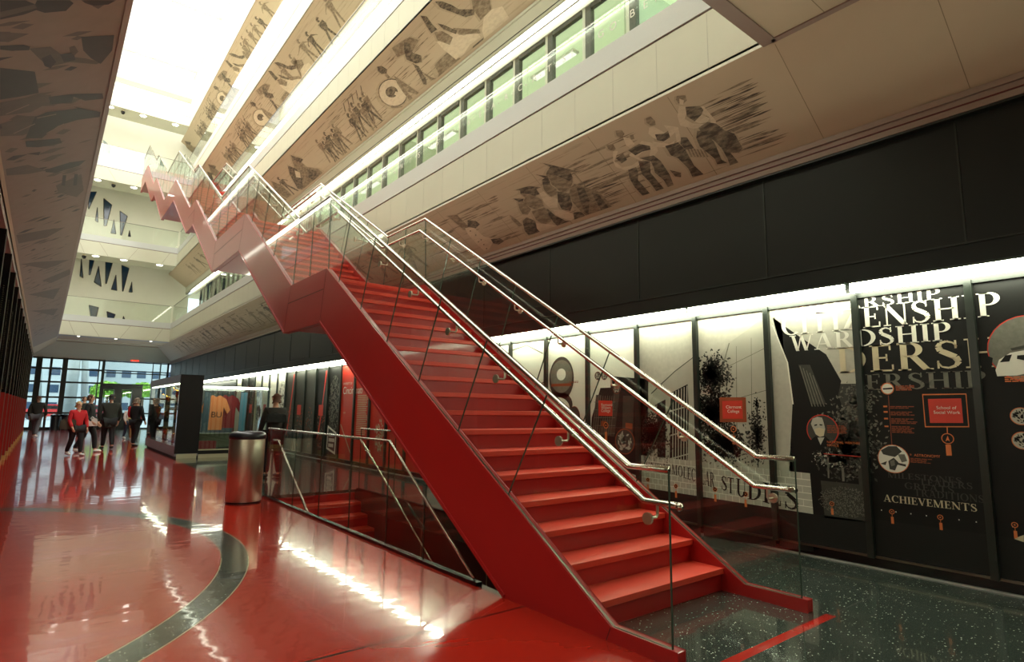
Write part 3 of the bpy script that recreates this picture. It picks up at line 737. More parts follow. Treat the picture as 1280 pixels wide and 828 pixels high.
def car(x, y, colr, label):
    t = thing('car', label, 'car', (x, y, 0)); pm = mat('car_'+label.split()[0], colr, .25, coat=.5)
    prof = [(-2.1, .35), (-2.1, .75), (-1.95, .9), (-1.2, .98), (-.75, 1.4), (.7, 1.42), (1.35, 1.0), (2.0, .9), (2.15, .7), (2.15, .35)]
    MB().prism([(x+a, y-.85, b) for a, b in prof], (0, 1.7, 0), pm).build('body', t, bevel=.05)
    MB().prism([(x-1.05, y-.87, 1.0), (x-.68, y-.87, 1.34), (x+.62, y-.87, 1.35), (x+1.1, y-.87, 1.0)], (0, 1.74, 0), BLACKG).build('windows', t)
    for wx in (-1.35, 1.35):
        for wy in (-.88, .72):
            MB().tube([(x+wx, y+wy, .32), (x+wx, y+wy+.16, .32)], .32, PLAST, 20).build('wheel', t)
car(.4, 74, (190, 40, 40), 'red car parked in the street beyond the entrance glass')
car(4.6, 78, (150, 40, 50), 'maroon car parked further right beyond the entrance glass')
car(-6, 76, (200, 204, 210), 'silver car parked at the far left of the street')

# ================================================================== display wall on the right
WX = 6.12
def W(px, py): p = hit(px, py, (WX, 0, 0), (1, 0, 0)); return (p.y, p.z)      # photo point -> (y, z) on the wall plane
def wpoly(m, yz, layer, mt):
    x = WX-.0006*layer; m.face([(x, y, z) for y, z in yz], mt)
def clip_y(poly, lo, hi):
    def cut(P, s, k):
        out = []
        for i in range(len(P)):
            a, b = P[i], P[(i+1) % len(P)]; da, db = (a[0]-s)*k, (b[0]-s)*k
            if da >= 0: out.append(a)
            if da*db < 0: t = da/(da-db); out.append((a[0]+(b[0]-a[0])*t, a[1]+(b[1]-a[1])*t))
        return out
    P = cut(poly, lo, 1); return cut(P, hi, -1) if len(P) > 2 else []
BD = lambda k: 1.4+.9*k
panels = {}
PBG = {}
white = (P_WHITE, 'white'); 
info = {
 -2: (P_BLACK, 'charcoal display panel at the near end, right of the helicopter one'),
 -1: (P_BLACK, 'charcoal display panel with round helicopter photograph at the right picture edge'),
 0: (P_BLACK, 'black display panel with red School of Social Work sign and ACHIEVEMENTS lettering'),
 1: (P_DG, 'display panel with dark curved building, bearded man portrait and white heading letters'),
 2: (P_PALE, 'pale display panel with red Clermont College sign and tree photograph'),
 3: (P_PALE, 'pale display panel showing a building corner with tall barred windows'),
 4: (P_WHITE, 'display panel with red Raymond Walters College sign on a dark building'),
 5: (P_WHITE, 'white display panel with round silver ball photograph'),
 6: (P_WHITE, 'white display panel with thin curved line, right of the stair glass'),
 7: (P_WHITE, 'white display panel left of the one with the curved line'),
 8: (P_PALE, 'pale display panel mostly hidden behind the upper steps'),
 9: (P_PALE, 'pale grey display panel hidden behind the steps, next to the red ones'),
 10: (P_RED, 'plain red display panel behind the staircase, nearest of the red ones'),
 11: (P_RED, 'plain red display panel behind the sloping red stringer'),
 12: (P_RED, 'red display panel with a pale handprint'),
 13: (P_RED, 'red display panel with small white paragraph text'),
 14: (P_RED, 'red display panel with the white Cincinnati heading'),
 15: (P_BLK2, 'charcoal display panel with tilted white framed poster at its foot'),
 16: (P_BLK2, 'charcoal display panel with red curve and small red square, two left of the red ones'),
 17: (P_DG, 'dark grey display panel with orange marks only'),
 18: (P_DG, 'dark grey display panel with small red square and no curve'),
 19: (P_DG, 'dark grey display panel with red curve directly right of the standing man'),
 20: (P_WHITE, 'white display panel just right of the standing man'),
 21: (P_WHITE, 'white display panel directly behind the standing man'),
 22: (P_WHITE, 'white display panel with small red square left of the standing man'),
 23: (P_PALE, 'pale display panel with a small dark figure, left of the man'),
 24: (P_BLK2, 'bluish black display panel with a red square, right one of its pair'),
 25: (P_BLK2, 'bluish black display panel with a red square, next to the jersey case'),
 26: (P_PALE, 'pale display panel seen through the jersey case')}
for k, (bgm, lab) in info.items():
    t = thing('display_panel', lab, 'display panel', (WX, BD(k)+.45, .105), 'display panels along the black wall'); panels[k] = t
    MB().box((WX, BD(k)+.02, .11), (6.17, BD(k+1)-.02, 2.555), bgm).build('board', t)
    m = MB().box((6.07, BD(k+1)-.028, .105), (6.185, BD(k+1)+.028, 2.56), FRAME); m.build('frame_post', t)
    m = MB().box((6.09, BD(k)+.028, 2.53), (6.185, BD(k+1)-.028, 2.56), FRAME).box((6.1, BD(k)+.028, .105), (6.185, BD(k+1)-.028, .125), DSTEEL); m.build('frame_rail', t)
def put(k, name, m, **kw):
    if m.f: m.build(name, panels[k], **kw)
def art(name, polys, layer, mt, ks=range(-2, 27)):
    """flat printed shapes, cut at the boards they fall on"""
    for k in ks:
        m = MB()
        for p in polys:
            q = clip_y(p, BD(k)+.02, BD(k+1)-.02)
            if len(q) > 2: wpoly(m, q, layer, mt)
        put(k, name, m)
def Wp(pts): return [W(*p) for p in pts]
def words(s, yl, yr, z0, cap, layer, mt, ks, slope=0):
    ws, w = word_polys(s); polys = []
    for ch, a, b, ps in ws:
        for p in ps: polys.append([(yl+(yr-yl)*u/w, z0+v*cap+slope*u/w) for u, v in p])
    art('heading', polys, layer, mt, ks)
def oval(cy, cz, r, layer, mt, ks, name='round_photo', rz=None, n=28):
    art(name, [[(cy+r*math.cos(2*PI*i/n), cz+(rz or r)*math.sin(2*PI*i/n)) for i in range(n)]], layer, mt, ks)
def rect(y0, z0, y1, z1, layer, mt, ks, name='printed_block'): art(name, [[(y0, z0), (y1, z0), (y1, z1), (y0, z1)]], layer, mt, ks)
def small(k, s, y, z, size, mt, layer=8):
    me = text_mesh(s, size, mt); o = link('small_text', me, panels[k])
    o.matrix_local = Matrix.Translation(Vector((WX-.0006*layer, y, z))-wpos(panels[k])) @ Matrix(((0, 0, -1, 0), (-1, 0, 0, 0), (0, 1, 0, 0), (0, 0, 0, 1)))
def textlines(y, z, w, n, mt, ks, h=.009, gap=.016, layer=6, seed=1):
    rnd = random.Random(seed); P = []
    for i in range(n):
        yy = y
        while yy > y-w*rnd.uniform(.8, 1):
            l = rnd.uniform(.02, .05); P.append([(yy, z-i*gap), (yy-l, z-i*gap), (yy-l, z-i*gap+h), (yy, z-i*gap+h)]); yy -= l+.006
    art('printed_text', P, layer, mt, ks)
def leaves(pxy, rx, ry, n, mt, layer, ks, s=.016, seed=3, name='printed_tree', sparse=1.0):
    rnd = random.Random(seed); cy, cz = pxy; P = []
    for i in range(int(n*1.5) if name == 'printed_tree' else n):
        a = rnd.random()*2*PI; q = min(1.3, abs(rnd.gauss(0, .5))) if name == 'printed_tree' else rnd.random()**.5; y = cy+rx*q*math.cos(a); z = cz+ry*q*math.sin(a); b = rnd.random()*PI; e = s*rnd.uniform(.5, 1.2)
        P.append([(y+e*math.cos(b), z+e*math.sin(b)), (y-e*.5*math.sin(b), z+e*.5*math.cos(b)), (y-e*math.cos(b), z-e*math.sin(b)), (y+e*.5*math.sin(b), z-e*.5*math.cos(b))])
    art(name, P, layer, mt, ks)
def marker(y, z, k, s=1.0):     # small orange pin: ring on a tag
    oval(y, z, .022*s, 6, P_OR, [k], 'pin_mark'); oval(y, z, .016*s, 7, P_BLK2, [k], 'pin_mark'); oval(y, z, .006*s, 8, P_OR, [k], 'pin_mark')
    rect(y+.002, z-.05*s, y-.002, z-.02*s, 6, P_OR, [k], 'pin_mark'); rect(y+.011*s, z-.105*s, y-.011*s, z-.045*s, 6, P_OR, [k], 'pin_mark')
# --- panel 1 dark curved building, tree, lawn
c15 = lambda x, y: (960+x/4.6, 480+y/4.6)
cA = lambda x, y: (940+x/3.45, 320+y/3.45)
art('printed_sky', [Wp([(958, 380), (1075, 365), (1082, 480), (962, 480)])], 1, P_PALE, [1])
art('printed_building', [Wp([cA(88, 265), cA(200, 345), cA(320, 425), cA(385, 540), cA(372, 600), cA(440, 800), (1078, 640), (1017, 655), (975, 655), cA(172, 640), cA(140, 450)])], 2, P_BLACK, [1])
art('printed_building', [Wp([cA(88, 300), cA(150, 460), cA(175, 640), (986, 600), (975, 600), (960, 400)])], 3, P_PALE, [1, 2])
art('printed_line', [Wp([cA(88, 300), cA(92, 300), cA(156, 460), cA(180, 640), cA(174, 640), cA(150, 460)])], 4, P_WHITE, [1])
art('printed_building', [Wp([cA(200, 470), cA(250, 470), cA(320, 640), cA(260, 640)])], 3, P_DG, [1])
for i in range(5): art('printed_building', [Wp([cA(205+14*i, 475+10*i), cA(209+14*i, 475+10*i), cA(262+13*i, 650), cA(258+13*i, 650)])], 4, P_GREY, [1])
leaves(W(1063, 545), .26, .30, 900, P_GREY, 3, [1, 0], .02, 3)
leaves(W(1058, 560), .24, .34, 600, P_DG, 4, [1, 0], .02, 4)
leaves(W(1075, 500), .14, .16, 300, P_GREY, 4, [1, 0], .018, 5)
leaves(W(1040, 575), .16, .07, 260, P_PALE, 4, [1], .014, 6)
art('printed_trunk', [Wp([(1052, 585), (1055, 585), (1056, 602), (1053, 602)]), Wp([(1034, 572), (1036, 572), (1037, 598), (1035, 598)])], 5, P_GREY, [1])
art('printed_lawn', [Wp([(1026, 601), (1086, 607), (1092, 654), (1031, 648)])], 4, P_DG, [1])
leaves(W(1058, 628), .26, .14, 900, P_GREY, 5, [1], .008, 9, 'printed_lawn')
art('printed_shadow', [Wp([(1013, 592), (1022, 592), (1031, 643), (1017, 643)])], 4, P_BLACK, [1])
cy, cz = W(1028, 538)
oval(cy, cz, .155, 6, P_RED, [1], 'portrait_ring'); oval(cy, cz, .146, 7, P_DG, [1], 'portrait')
hp = lambda pts: [[W(*c15(*p)) for p in pts]]
art('portrait', hp([(248, 230), (258, 200), (285, 190), (312, 195), (322, 225), (330, 260), (322, 300), (300, 306), (275, 290), (262, 262)]), 8, P_PALE, [1])
art('portrait', hp([(268, 262), (296, 252), (326, 262), (322, 298), (300, 306), (278, 292)]), 9, P_CREAM, [1])
art('portrait', hp([(240, 330), (275, 300), (300, 312), (330, 300), (370, 340), (340, 362), (290, 362)]), 8, P_BLACK, [1])
art('portrait', hp([(286, 310), (326, 308), (304, 352)]), 9, P_PALE, [1])
art('portrait', hp([(268, 236), (284, 232), (284, 240), (268, 243)])+hp([(298, 232), (314, 234), (314, 241), (298, 239)]), 10, P_BLACK, [1])
textlines(*W(1034, 533), .17, 5, P_RUST, [1], seed=2, layer=10)
small(1, 'NATIONAL WEATHER', *W(1034, 554), .031, P_OR, 11); small(1, 'SERVICE', *W(1034, 558), .031, P_OR, 11)
art('timeline', [Wp([(1030, 567), (1084, 571.5), (1084, 572.3), (1030, 568)])], 9, P_RED, [1])
marker(*W(1040, 630), 1)
# --- words of the heading, one word above the other
words('SCHOLARSHIP', 3.12, 1.60, 2.432, .10, 6, P_WHITE, [0, 1])
words('CITIZENSHIP', 3.05, 1.19, 2.235, .205, 7, P_WHITE, [-1, 0, 1])
words('WARDSHIP', 2.96, 1.545, 2.06, .165, 7, P_WHITE, [0, 1])
words('DERSHIP', 2.51, .83, 1.812, .25, 5, P_CREAM, [-2, -1, 0, 1])
words('READERSHIP', 3.0, 1.335, 1.64, .15, 4, P_GREY, [-1, 0])
words('ACHIEVEMENTS', 2.175, 1.483, .622, .062, 6, P_CREAM, [0])
words('MILESTONES', 2.13, 1.57, .84, .05, 4, P_FAINT, [0]); words('LEADERS', 1.87, 1.50, .80, .055, 5, P_FAINT, [0])
words('GREATS', 2.0, 1.63, .755, .055, 4, P_FAINT, [0]); words('TRADITIONS', 1.93, 1.43, .70, .06, 5, P_FAINT, [0])
# --- panel 0 graphics
c0 = lambda x, y: W(1060+x/5.917, 460+y/5.917)
cy, cz = c0(293, 155); oval(cy, cz, .054, 8, P_OR, [0], 'round_icon'); oval(cy, cz, .046, 9, P_WHITE, [0], 'round_icon')
art('round_icon', [[c0(258, 152), c0(330, 146), c0(332, 158), c0(262, 162)]], 10, P_BLACK, [0])
art('timeline', [[c0(297, 205), c0(302, 205), c0(328, 570), c0(323, 570)]], 6, P_RUST, [0])
for i, yy in enumerate((286, 326, 376, 433)):
    a = c0(262+3*i, yy-6); b_ = c0(292+3*i, yy+6); rect(a[0], a[1], b_[0], b_[1], 7, P_OR, [0], 'date_mark')
    y, z = c0(312+4*i, yy+4); textlines(y, z, .17, [2, 3, 4, 5][i]-0, P_RUST, [0], gap=.013, h=.007, seed=20+i)
y, z = c0(352, 140); textlines(y, z, .15, 4, P_RUST, [0], gap=.012, seed=31)
cy, cz = c0(337, 674); oval(cy, cz, .128, 8, P_OR, [0], 'photo_ring'); oval(cy, cz, .122, 9, P_WHITE, [0])
art('round_photo', [[c0(245, 610), c0(300, 580), c0(360, 580), c0(400, 620), c0(350, 660), c0(300, 650), c0(262, 640)], [c0(300, 690), c0(340, 665), c0(375, 700), c0(350, 760), c0(310, 750)], [c0(360, 700), c0(430, 715), c0(430, 732), c0(362, 716)], [c0(240, 710), c0(290, 690), c0(280, 720)]], 10, P_DG, [0])
art('round_photo', [[c0(370, 640), c0(420, 640), c0(440, 690), c0(400, 700)], [c0(312, 690), c0(345, 680), c0(350, 720), c0(322, 730)]], 11, P_GREY, [0])
small(0, 'ASTRONOMY', *c0(490, 655), .032, P_OR); small(0, '»', *c0(458, 648), .032, P_OR)
y, z = c0(462, 672); textlines(y, z, .15, 4, P_RUST, [0], gap=.011, h=.006, seed=41)
fr = [c0(550, 195), c0(876, 190), c0(898, 440), c0(570, 440)]
fi = [c0(556, 203), c0(870, 198), c0(890, 432), c0(577, 432)]
art('sign_outline', [fr], 6, P_OR, [0]); art('sign_outline', [fi], 7, P_BLACK, [0])
art('red_sign', [[c0(592, 231), c0(838, 226), c0(854, 408), c0(608, 408)]], 8, P_RED, [0])
small(0, 'School of', *c0(655, 306), .038, P_WHITE, 9); small(0, 'Social Work', *c0(634, 340), .038, P_WHITE, 9)
art('timeline', [[c0(730, 440), c0(738, 440), c0(740, 490), c0(734, 490)]], 6, P_OR, [0])
cy, cz = c0(738, 524); oval(cy, cz, .046, 6, P_OR, [0], 'pin_mark'); oval(cy, cz, .039, 7, P_BLACK, [0], 'pin_mark')
art('pin_mark', [[c0(738, 502), c0(755, 545), c0(738, 535), c0(722, 545)]], 8, P_OR, [0])
art('pin_mark', [[c0(722, 568), c0(762, 568), c0(770, 650), c0(730, 650)]], 8, P_OR, [0])
for (px, py, k) in ((1115, 640, 0), (1175.5, 647, 0), (1268.5, 656.5, -1)): marker(*W(px, py), k)
D_ = []
for i in range(14):
    y = 2.2-.117*i; D_.append([(y+.004, .535), (y-.004, .535), (y-.004, .545), (y+.004, .545)])
art('timeline_dots', D_, 5, P_WHITE, [-1, 0])
art('lower_band', [[(2.3, .125), (2.3, .45), (.5, .45), (.5, .125)]], 1, P_BLK2, [-1, 0]); art('lower_band', [[(3.2, .125), (3.2, .42), (2.3, .42), (2.3, .125)]], 4, P_BLK2, [1])
# --- panel -1 helicopter photograph
cH = lambda x, y: W(1200+x/4.6, 400+y/4.6)
cy, cz = 1.055, 1.95
oval(cy, cz, .262, 7, P_RED, [-1], 'photo_ring', .27); oval(cy, cz, .254, 8, P_GREY, [-1], 'round_photo', .262)
art('round_photo', [[cH(205, 290), cH(225, 230), cH(290, 190), cH(400, 170), cH(420, 300), cH(330, 320), cH(215, 325)]], 9, P_WHITE, [-1])
art('round_photo', [[cH(230, 245), cH(262, 205), cH(300, 200), cH(285, 240)], [cH(330, 205), cH(400, 200), cH(400, 240), cH(328, 225)], [cH(210, 335), cH(245, 335), cH(225, 370)], [cH(165, 210), cH(190, 220), cH(180, 300), cH(166, 280)]], 10, P_BLACK, [-1])
art('round_photo', [[cH(290, 165), cH(400, 140), cH(400, 160), cH(300, 178)]], 10, P_DG, [-1])
y, z = cH(258, 335); textlines(y, z, .2, 3, P_OR, [-1], layer=11, seed=8)
for q in ((352, 555), (362, 695)):
    y, z = cH(*q); oval(y, z, .07, 7, P_OR, [-1], 'photo_ring'); oval(y, z, .064, 8, P_PALE, [-1]); leaves((y, z), .05, .05, 30, P_BLACK, 9, [-1], .014, 12, 'round_photo')
art('lower_graphic', [Wp([(1272, 672), (1280, 669), (1280, 678), (1268, 674)])], 6, P_CREAM, [-1])
# --- panels 2, 3: pale building, trees, low brick wall with carved letters
c2 = lambda x, y: W(790+x/3.763, 380+y/3.763)
art('printed_building', [[c2(455, 185), c2(560, 110), c2(640, 40), c2(700, 30), c2(760, 830), c2(410, 830), c2(440, 270), c2(400, 262)]], 2, mat('print_stone', (182, 180, 164), .5, bscale=6, vary=.2), [1, 2])
art('printed_line', [[c2(455, 185), c2(460, 185), c2(438, 265), c2(425, 350), c2(420, 350), c2(433, 265)], [c2(560, 160), c2(562, 160), c2(566, 700), c2(563, 700)], [c2(490, 200), c2(492, 200), c2(496, 700), c2(493, 700)], [c2(440, 300), c2(640, 200), c2(640, 203), c2(440, 303)], [c2(440, 460), c2(650, 400), c2(650, 403), c2(440, 463)]], 3, P_GREY, [2])
art('printed_building', [[c2(110, 395), c2(200, 320), c2(290, 250), c2(300, 830), c2(150, 740), c2(50, 720), c2(50, 560)]], 2, MATS['print_stone'], [3])
art('printed_line', [[c2(90, 420), c2(200, 317), c2(292, 247), c2(292, 251), c2(200, 322), c2(92, 425)]], 4, P_DG, [3])
art('printed_window', [[c2(182, 420), c2(262, 378), c2(268, 500), c2(262, 740), c2(178, 725)], [c2(118, 470), c2(158, 450), c2(158, 730), c2(120, 720)]], 3, P_BLACK, [3])
for i in range(6):
    x = 192+13*i; art('printed_window', [[c2(x, 417-6*i), c2(x+4, 415-6*i), c2(x+2, 735), c2(x-2, 733)]], 4, P_PALE, [3])
for yy in (490, 605, 715): art('printed_window', [[c2(180, yy+12), c2(268, yy-12), c2(268, yy-6), c2(180, yy+18)]], 5, P_PALE, [3])
art('printed_building', [[c2(0, 345), c2(60, 352), c2(62, 400), c2(75, 470), c2(40, 700), c2(0, 700)]], 2, P_DG, [3])
leaves(c2(100, 620), .28, .30, 700, P_DG, 5, [3], .022, 14); leaves(c2(100, 600), .26, .26, 400, P_BLACK, 6, [3], .02, 15)
art('printed_tree', [[c2(322, 262), c2(385, 275), c2(400, 262), c2(440, 380), c2(480, 480), c2(530, 640), c2(470, 750), c2(330, 745), c2(325, 500)]], 3, P_DG, [2]) if 0 else None
leaves(c2(385, 340), .22, .24, 650, P_DG, 4, [2], .022, 16); leaves(c2(370, 330), .17, .2, 350, P_BLACK, 5, [2], .022, 17)
leaves(c2(385, 500), .26, .30, 800, P_DG, 4, [2], .024, 18); leaves(c2(375, 520), .23, .28, 500, P_BLACK, 5, [2], .022, 19)
leaves(c2(430, 650), .33, .25, 800, P_DG, 4, [2], .022, 20); leaves(c2(430, 660), .3, .2, 500, P_BLACK, 5, [2], .022, 21)
leaves(c2(588, 600), .12, .34, 260, P_DG, 4, [2], .018, 22); leaves(c2(590, 620), .09, .32, 160, P_BLACK, 5, [2], .016, 23); leaves(c2(586, 470), .03, .1, 40, P_BLACK, 5, [2], .014, 24)
art('printed_trunk', [[c2(588, 450), c2(591, 450), c2(596, 770), c2(592, 770)]], 5, P_BLACK, [2])
art('sign_outline', [[c2(412, 440), c2(536, 440), c2(540, 557), c2(414, 557)]], 6, P_RUST, [2]); art('sign_outline', [[c2(415, 444), c2(533, 444), c2(537, 553), c2(417, 553)]], 7, P_DG, [2]) if 0 else None
art('red_sign', [[c2(425, 457), c2(519, 455), c2(523, 541), c2(428, 541)]], 8, P_RED, [2])
small(2, 'Clermont', *c2(443, 492), .048, P_WHITE, 9); small(2, 'College', *c2(450, 512), .048, P_WHITE, 9)
marker(*c2(478, 590), 2, 1.6)
# low wall
wall_lo = lambda u, v: quadmap(((793, 608), (1016.8, 643), (1012.6, 592), (793, 568.5)))(u, v)
WB = lambda u, v: W(*wall_lo(u, v))
art('printed_wall', [[WB(0, 0), WB(1, 0), WB(1, 1), WB(0, 1)]], 5, P_PALE, [1, 2, 3])
Ln = []
for r in range(1, 6):
    Ln.append([WB(0, r/6-.01), WB(1, r/6-.01), WB(1, r/6+.01), WB(0, r/6+.01)])
for r in range(6):
    for c in range(26):
        u = (c+(.5 if r % 2 else 0))/26; u = 1-(1-u)**.75*1.0
        if 0 < u < 1: Ln.append([WB(u, r/6), WB(u+.003, r/6), WB(u+.003, (r+1)/6), WB(u, (r+1)/6)])
art('printed_wall', Ln, 6, P_WHITE, [1, 2, 3])
art('printed_base', [Wp([(793, 608), (1016.8, 643), (1016.8, 690), (793, 660)])], 5, P_BLK2, [1, 2, 3])
def glyph_px(ch, q, mt, layer, ks):
    ps, w = G[ch]; f = quadmap(q); art('carved_letter', [[W(*f(u/w, v)) for u, v in p] for p in ps], layer, mt, ks)
c5 = lambda x, y: (860+x/7.111, 560+y/7.111)
for ch, x0, x1, yt0, yb0, yt1, yb1 in (('S', 295, 350, 245, 372, 255, 390), ('T', 352, 412, 260, 398, 272, 412), ('U', 430, 522, 270, 425, 290, 448), ('D', 530, 658, 295, 455, 315, 478), ('I', 665, 728, 305, 480, 318, 500), ('E', 735, 835, 312, 500, 330, 522), ('S', 850, 990, 330, 535, 350, 565)):
    glyph_px(ch, (c5(x0, yb0), c5(x1, yb1), c5(x1, yt1), c5(x0, yt0)), P_BLACK, 8, [1, 2, 3])
def row_px(s, a, b, ha, hb, mt, ks):
    ws, w = word_polys(s, .08)
    q = ((a[0], a[1]), (b[0], b[1]), (b[0]-0, b[1]-hb), (a[0], a[1]-ha)); f = quadmap(q)
    art('carved_letter', [[W(*f(u/w, v)) for u, v in p] for ch, x0, x1, ps in ws for p in ps], 8, mt, ks)
row_px('MOLECULAR', (840, 592.5), (893.5, 610.5), 12, 19, P_BLACK, [2, 3])
row_px('FOR', (830, 590), (838.5, 593), 10, 12, P_BLACK, [3]); row_px('CENTER', (808, 583), (828, 588), 6, 8, P_BLACK, [3])
for q in ((1240, 0),): pass
for (px, py, k) in ((845, 608, 3), (894, 612, 2), (932, 618, 2), (810, 600, 3)): marker(*W(px, py), k, 1.3)
# --- panel 4
c4 = lambda x, y: W(680+x/4.6, 420+y/4.6)
art('printed_building', [[c4(385, 232), c4(600, 250), c4(600, 830), c4(262, 700), c4(275, 470), c4(325, 300), c4(383, 298)]], 2, P_BLK2, [3, 4])
art('printed_window', [[c4(300, 340), c4(330, 340), c4(310, 570), c4(275, 560)], [c4(400, 330), c4(435, 330), c4(405, 580), c4(380, 580)], [c4(455, 345), c4(520, 345), c4(510, 600), c4(450, 580)], [c4(335, 480), c4(395, 480), c4(390, 575), c4(320, 570)]], 3, P_DG, [4])
for i in range(9): art('printed_window', [[c4(300+13*i, 345), c4(302+13*i, 345), c4(280+13*i, 575), c4(278+13*i, 575)]], 4, P_GREY, [4])
for i in range(5): art('printed_window', [[c4(290, 380+45*i), c4(410, 380+45*i), c4(410, 383+45*i), c4(290, 383+45*i)]], 4, P_GREY, [4])
art('printed_window', [[c4(330, 490), c4(360, 490), c4(355, 520), c4(328, 520)], [c4(470, 500), c4(510, 505), c4(508, 540), c4(468, 530)]], 5, P_RUST, [4])
art('red_sign', [[c4(314, 372), c4(394, 374), c4(394, 462), c4(314, 460)]], 6, P_RED, [4])
for i, s in enumerate(('Raymond', 'Walters', 'College')): small(4, s, *c4(330, 404+17*i), .055, P_WHITE, 7)
for q, r in (((310, 230), .06), ((348, 230), .06), ((418, 305), .07), ((465, 608), .17)):
    y, z = c4(*q); oval(y, z, r, 6, P_RUST, [4], 'photo_ring'); oval(y, z, r*.92, 7, P_DG, [4]); leaves((y, z), r*.7, r*.7, 30, P_PALE, 8, [4], r*.22, 31, 'round_photo')
marker(*c4(357, 515), 4, 2)
# --- panel 5, 6
y, z = c4(100, 245); oval(y, z, .27, 5, P_DG, [5], 'round_photo', .33); oval(y-.0, z+.03, .24, 6, P_GREY, [5], 'round_photo', .25); oval(y, z+.06, .1, 7, P_WHITE, [5], 'round_photo', .09)
rect(y+.22, z-.08, y-.22, z-.12, 7, P_RUST, [5]); rect(y+.2, z-.19, y-.2, z-.31, 7, P_BLK2, [5]) if 0 else None
textlines(y-.1, z-.06, .3, 2, P_RUST, [5], seed=50)
y, z = c4(80, 395); oval(y, z, .32, 5, P_DG, [5], 'printed_arch', .2); oval(y, z-.06, .26, 6, P_WHITE, [5], 'printed_arch', .17)
y, z = c4(175, 468); oval(y, z, .12, 5, P_RUST, [5], 'round_photo', .16); oval(y, z, .11, 6, P_DG, [5], 'round_photo', .15)
art('printed_line', [[(7.6, 1.5), (7.2, 1.75), (6.85, 1.85), (6.85, 1.87), (7.2, 1.775), (7.6, 1.53)]], 5, P_GREY, [6])
art('printed_line', [[(7.7, 2.4), (7.3, 2.46), (6.9, 2.3), (6.9, 2.32), (7.3, 2.485), (7.7, 2.43)]], 5, P_GREY, [6])
# --- red panels
small(14, 'UNIVERSITY OF', 14.80, 2.02, .085, P_WHITE); small(14, 'Cincin', 14.78, 1.78, .27, P_WHITE)
small(14, '1819', 14.70, 1.27, .08, P_CREAM)
textlines(13.85, 1.72, .62, 22, P_CREAM, [13], h=.02, gap=.045, seed=60); small(13, 'nati', 13.97, 1.78, .27, P_WHITE)
leaves((12.55, .8), .25, .35, 90, P_CREAM, 5, [12], .05, 61, 'handprint')
art('tilted_line', [[(14.8, 1.0), (14.05, .25), (14.1, .25), (14.85, 1.0)]], 5, P_CREAM, [14])
for k in (19, 16, 18, 17):
    y = BD(k)+.45
    if k in (19, 16):
        art('red_arc', [[(y+.25-.45*(t/10)**.7, .55+1.9*t/10), (y+.17-.45*(t/10)**.7, .55+1.9*t/10), (y+.17-.45*((t+1)/10)**.7, .55+1.9*(t+1)/10), (y+.25-.45*((t+1)/10)**.7, .55+1.9*(t+1)/10)] for t in range(10)], 5, P_RED, [k])
    if k in (18, 16): rect(y+.2, 1.2, y-.14, 1.5, 6, P_RED, [k], 'red_sign')
    leaves((y, .85), .3, .6, 40, P_RUST, 4, [k], .05, 70+k, 'printed_figures'); leaves((y, .8), .3, .5, 40, P_GREY, 5, [k], .05, 90+k, 'printed_figures')
leaves((15.35, 1.5), .36, .8, 300, P_GREY, 3, [15], .05, 77, 'printed_crowd')
art('tilted_poster', [[(15.70, .95), (15.08, .78), (15.10, .2), (15.72, .32)]], 6, P_WHITE, [15]); art('tilted_poster', [[(15.64, .88), (15.14, .74), (15.16, .27), (15.66, .36)]], 7, P_DG, [15])
textlines(15.58, .66, .36, 3, P_WHITE, [15], h=.09, gap=.14, layer=8, seed=66)
for k in (22, 24, 25):
    y = BD(k)+.45; rect(y+.17, 1.2, y-.17, 1.52, 6, P_RED, [k], 'red_sign')
leaves((BD(23)+.4, 1.3), .2, .35, 60, P_DG, 4, [23], .06, 99, 'printed_figures'); leaves((BD(20)+.4, 1.8), .3, .5, 60, P_GREY, 4, [20], .06, 98, 'printed_figures')
for k in (23, 24, 25): leaves((BD(k)+.45, 1.8), .35, .6, 50, P_GREY, 4, [k], .06, 110+k, 'printed_figures')

# bright strip lights above the display wall
for k in range(26):
    y0 = -3.1+1.81*k; y1 = y0+1.77
    if y1 < -3 or y0 > 40: continue
    t = thing('strip_light', 'fluorescent strip above the display wall, %s from the viewer' % ORD[k], 'strip light', (6.1, y0, 2.6), 'fluorescent strips above the display wall')
    MB().box((5.953, y0, 2.655), (6.19, y1, 2.68), FRAME).build('housing', t)
    MB().box((5.95, y0+.01, 2.565), (6.0, y1-.01, 2.655), TUBE).build('tube', t)
struct(MB().box((6.1, -5, 2.56), (6.2, 43, 2.59), FRAME).build(trimname()))

# ================================================================== trophy case and jersey case
KM = mat('case_black', (12, 12, 12), .5, spec=.3); KG = mat('case_grey', (128, 132, 136), .4); PLB = mat('plinth_cream', (186, 182, 150), .5)
t = thing('trophy_case', 'long black display case with glass side full of gold trophies', 'display case', (3.18, 21, 0))
MB().box((2.898, 18.242, .13), (3.472, 18.33, 2.283), KM).build('end_panel', t)
MB().box((2.9, 18.25, 2.06), (3.47, 24.1, 2.28), KG).build('top', t, bevel=.005)
MB().box((2.9, 18.25, .06), (3.47, 24.1, .32), KG).build('base', t)
MB().box((3.40, 18.33, .32), (3.47, 24.1, 2.06), mat('case_back', (120, 116, 96), .4)).build('back_panel', t)
MB().box((2.93, 24.02, .32), (3.4, 24.1, 2.06), KM).build('end_panel', t)
for k in range(4): MB().box((2.905, 18.33+1.42*k, .32), (2.915, 18.33+1.42*(k+1)-.01, 2.06), GLASS).build('glass_panel', t)
for z in (.95, 1.45): MB().box((2.93, 18.4, z), (3.39, 24.0, z+.01), GLASS).build('shelf', t)
MB().box((2.95, 18.4, 2.03), (3.03, 24.0, 2.055), TUBE).build('case_light', t)
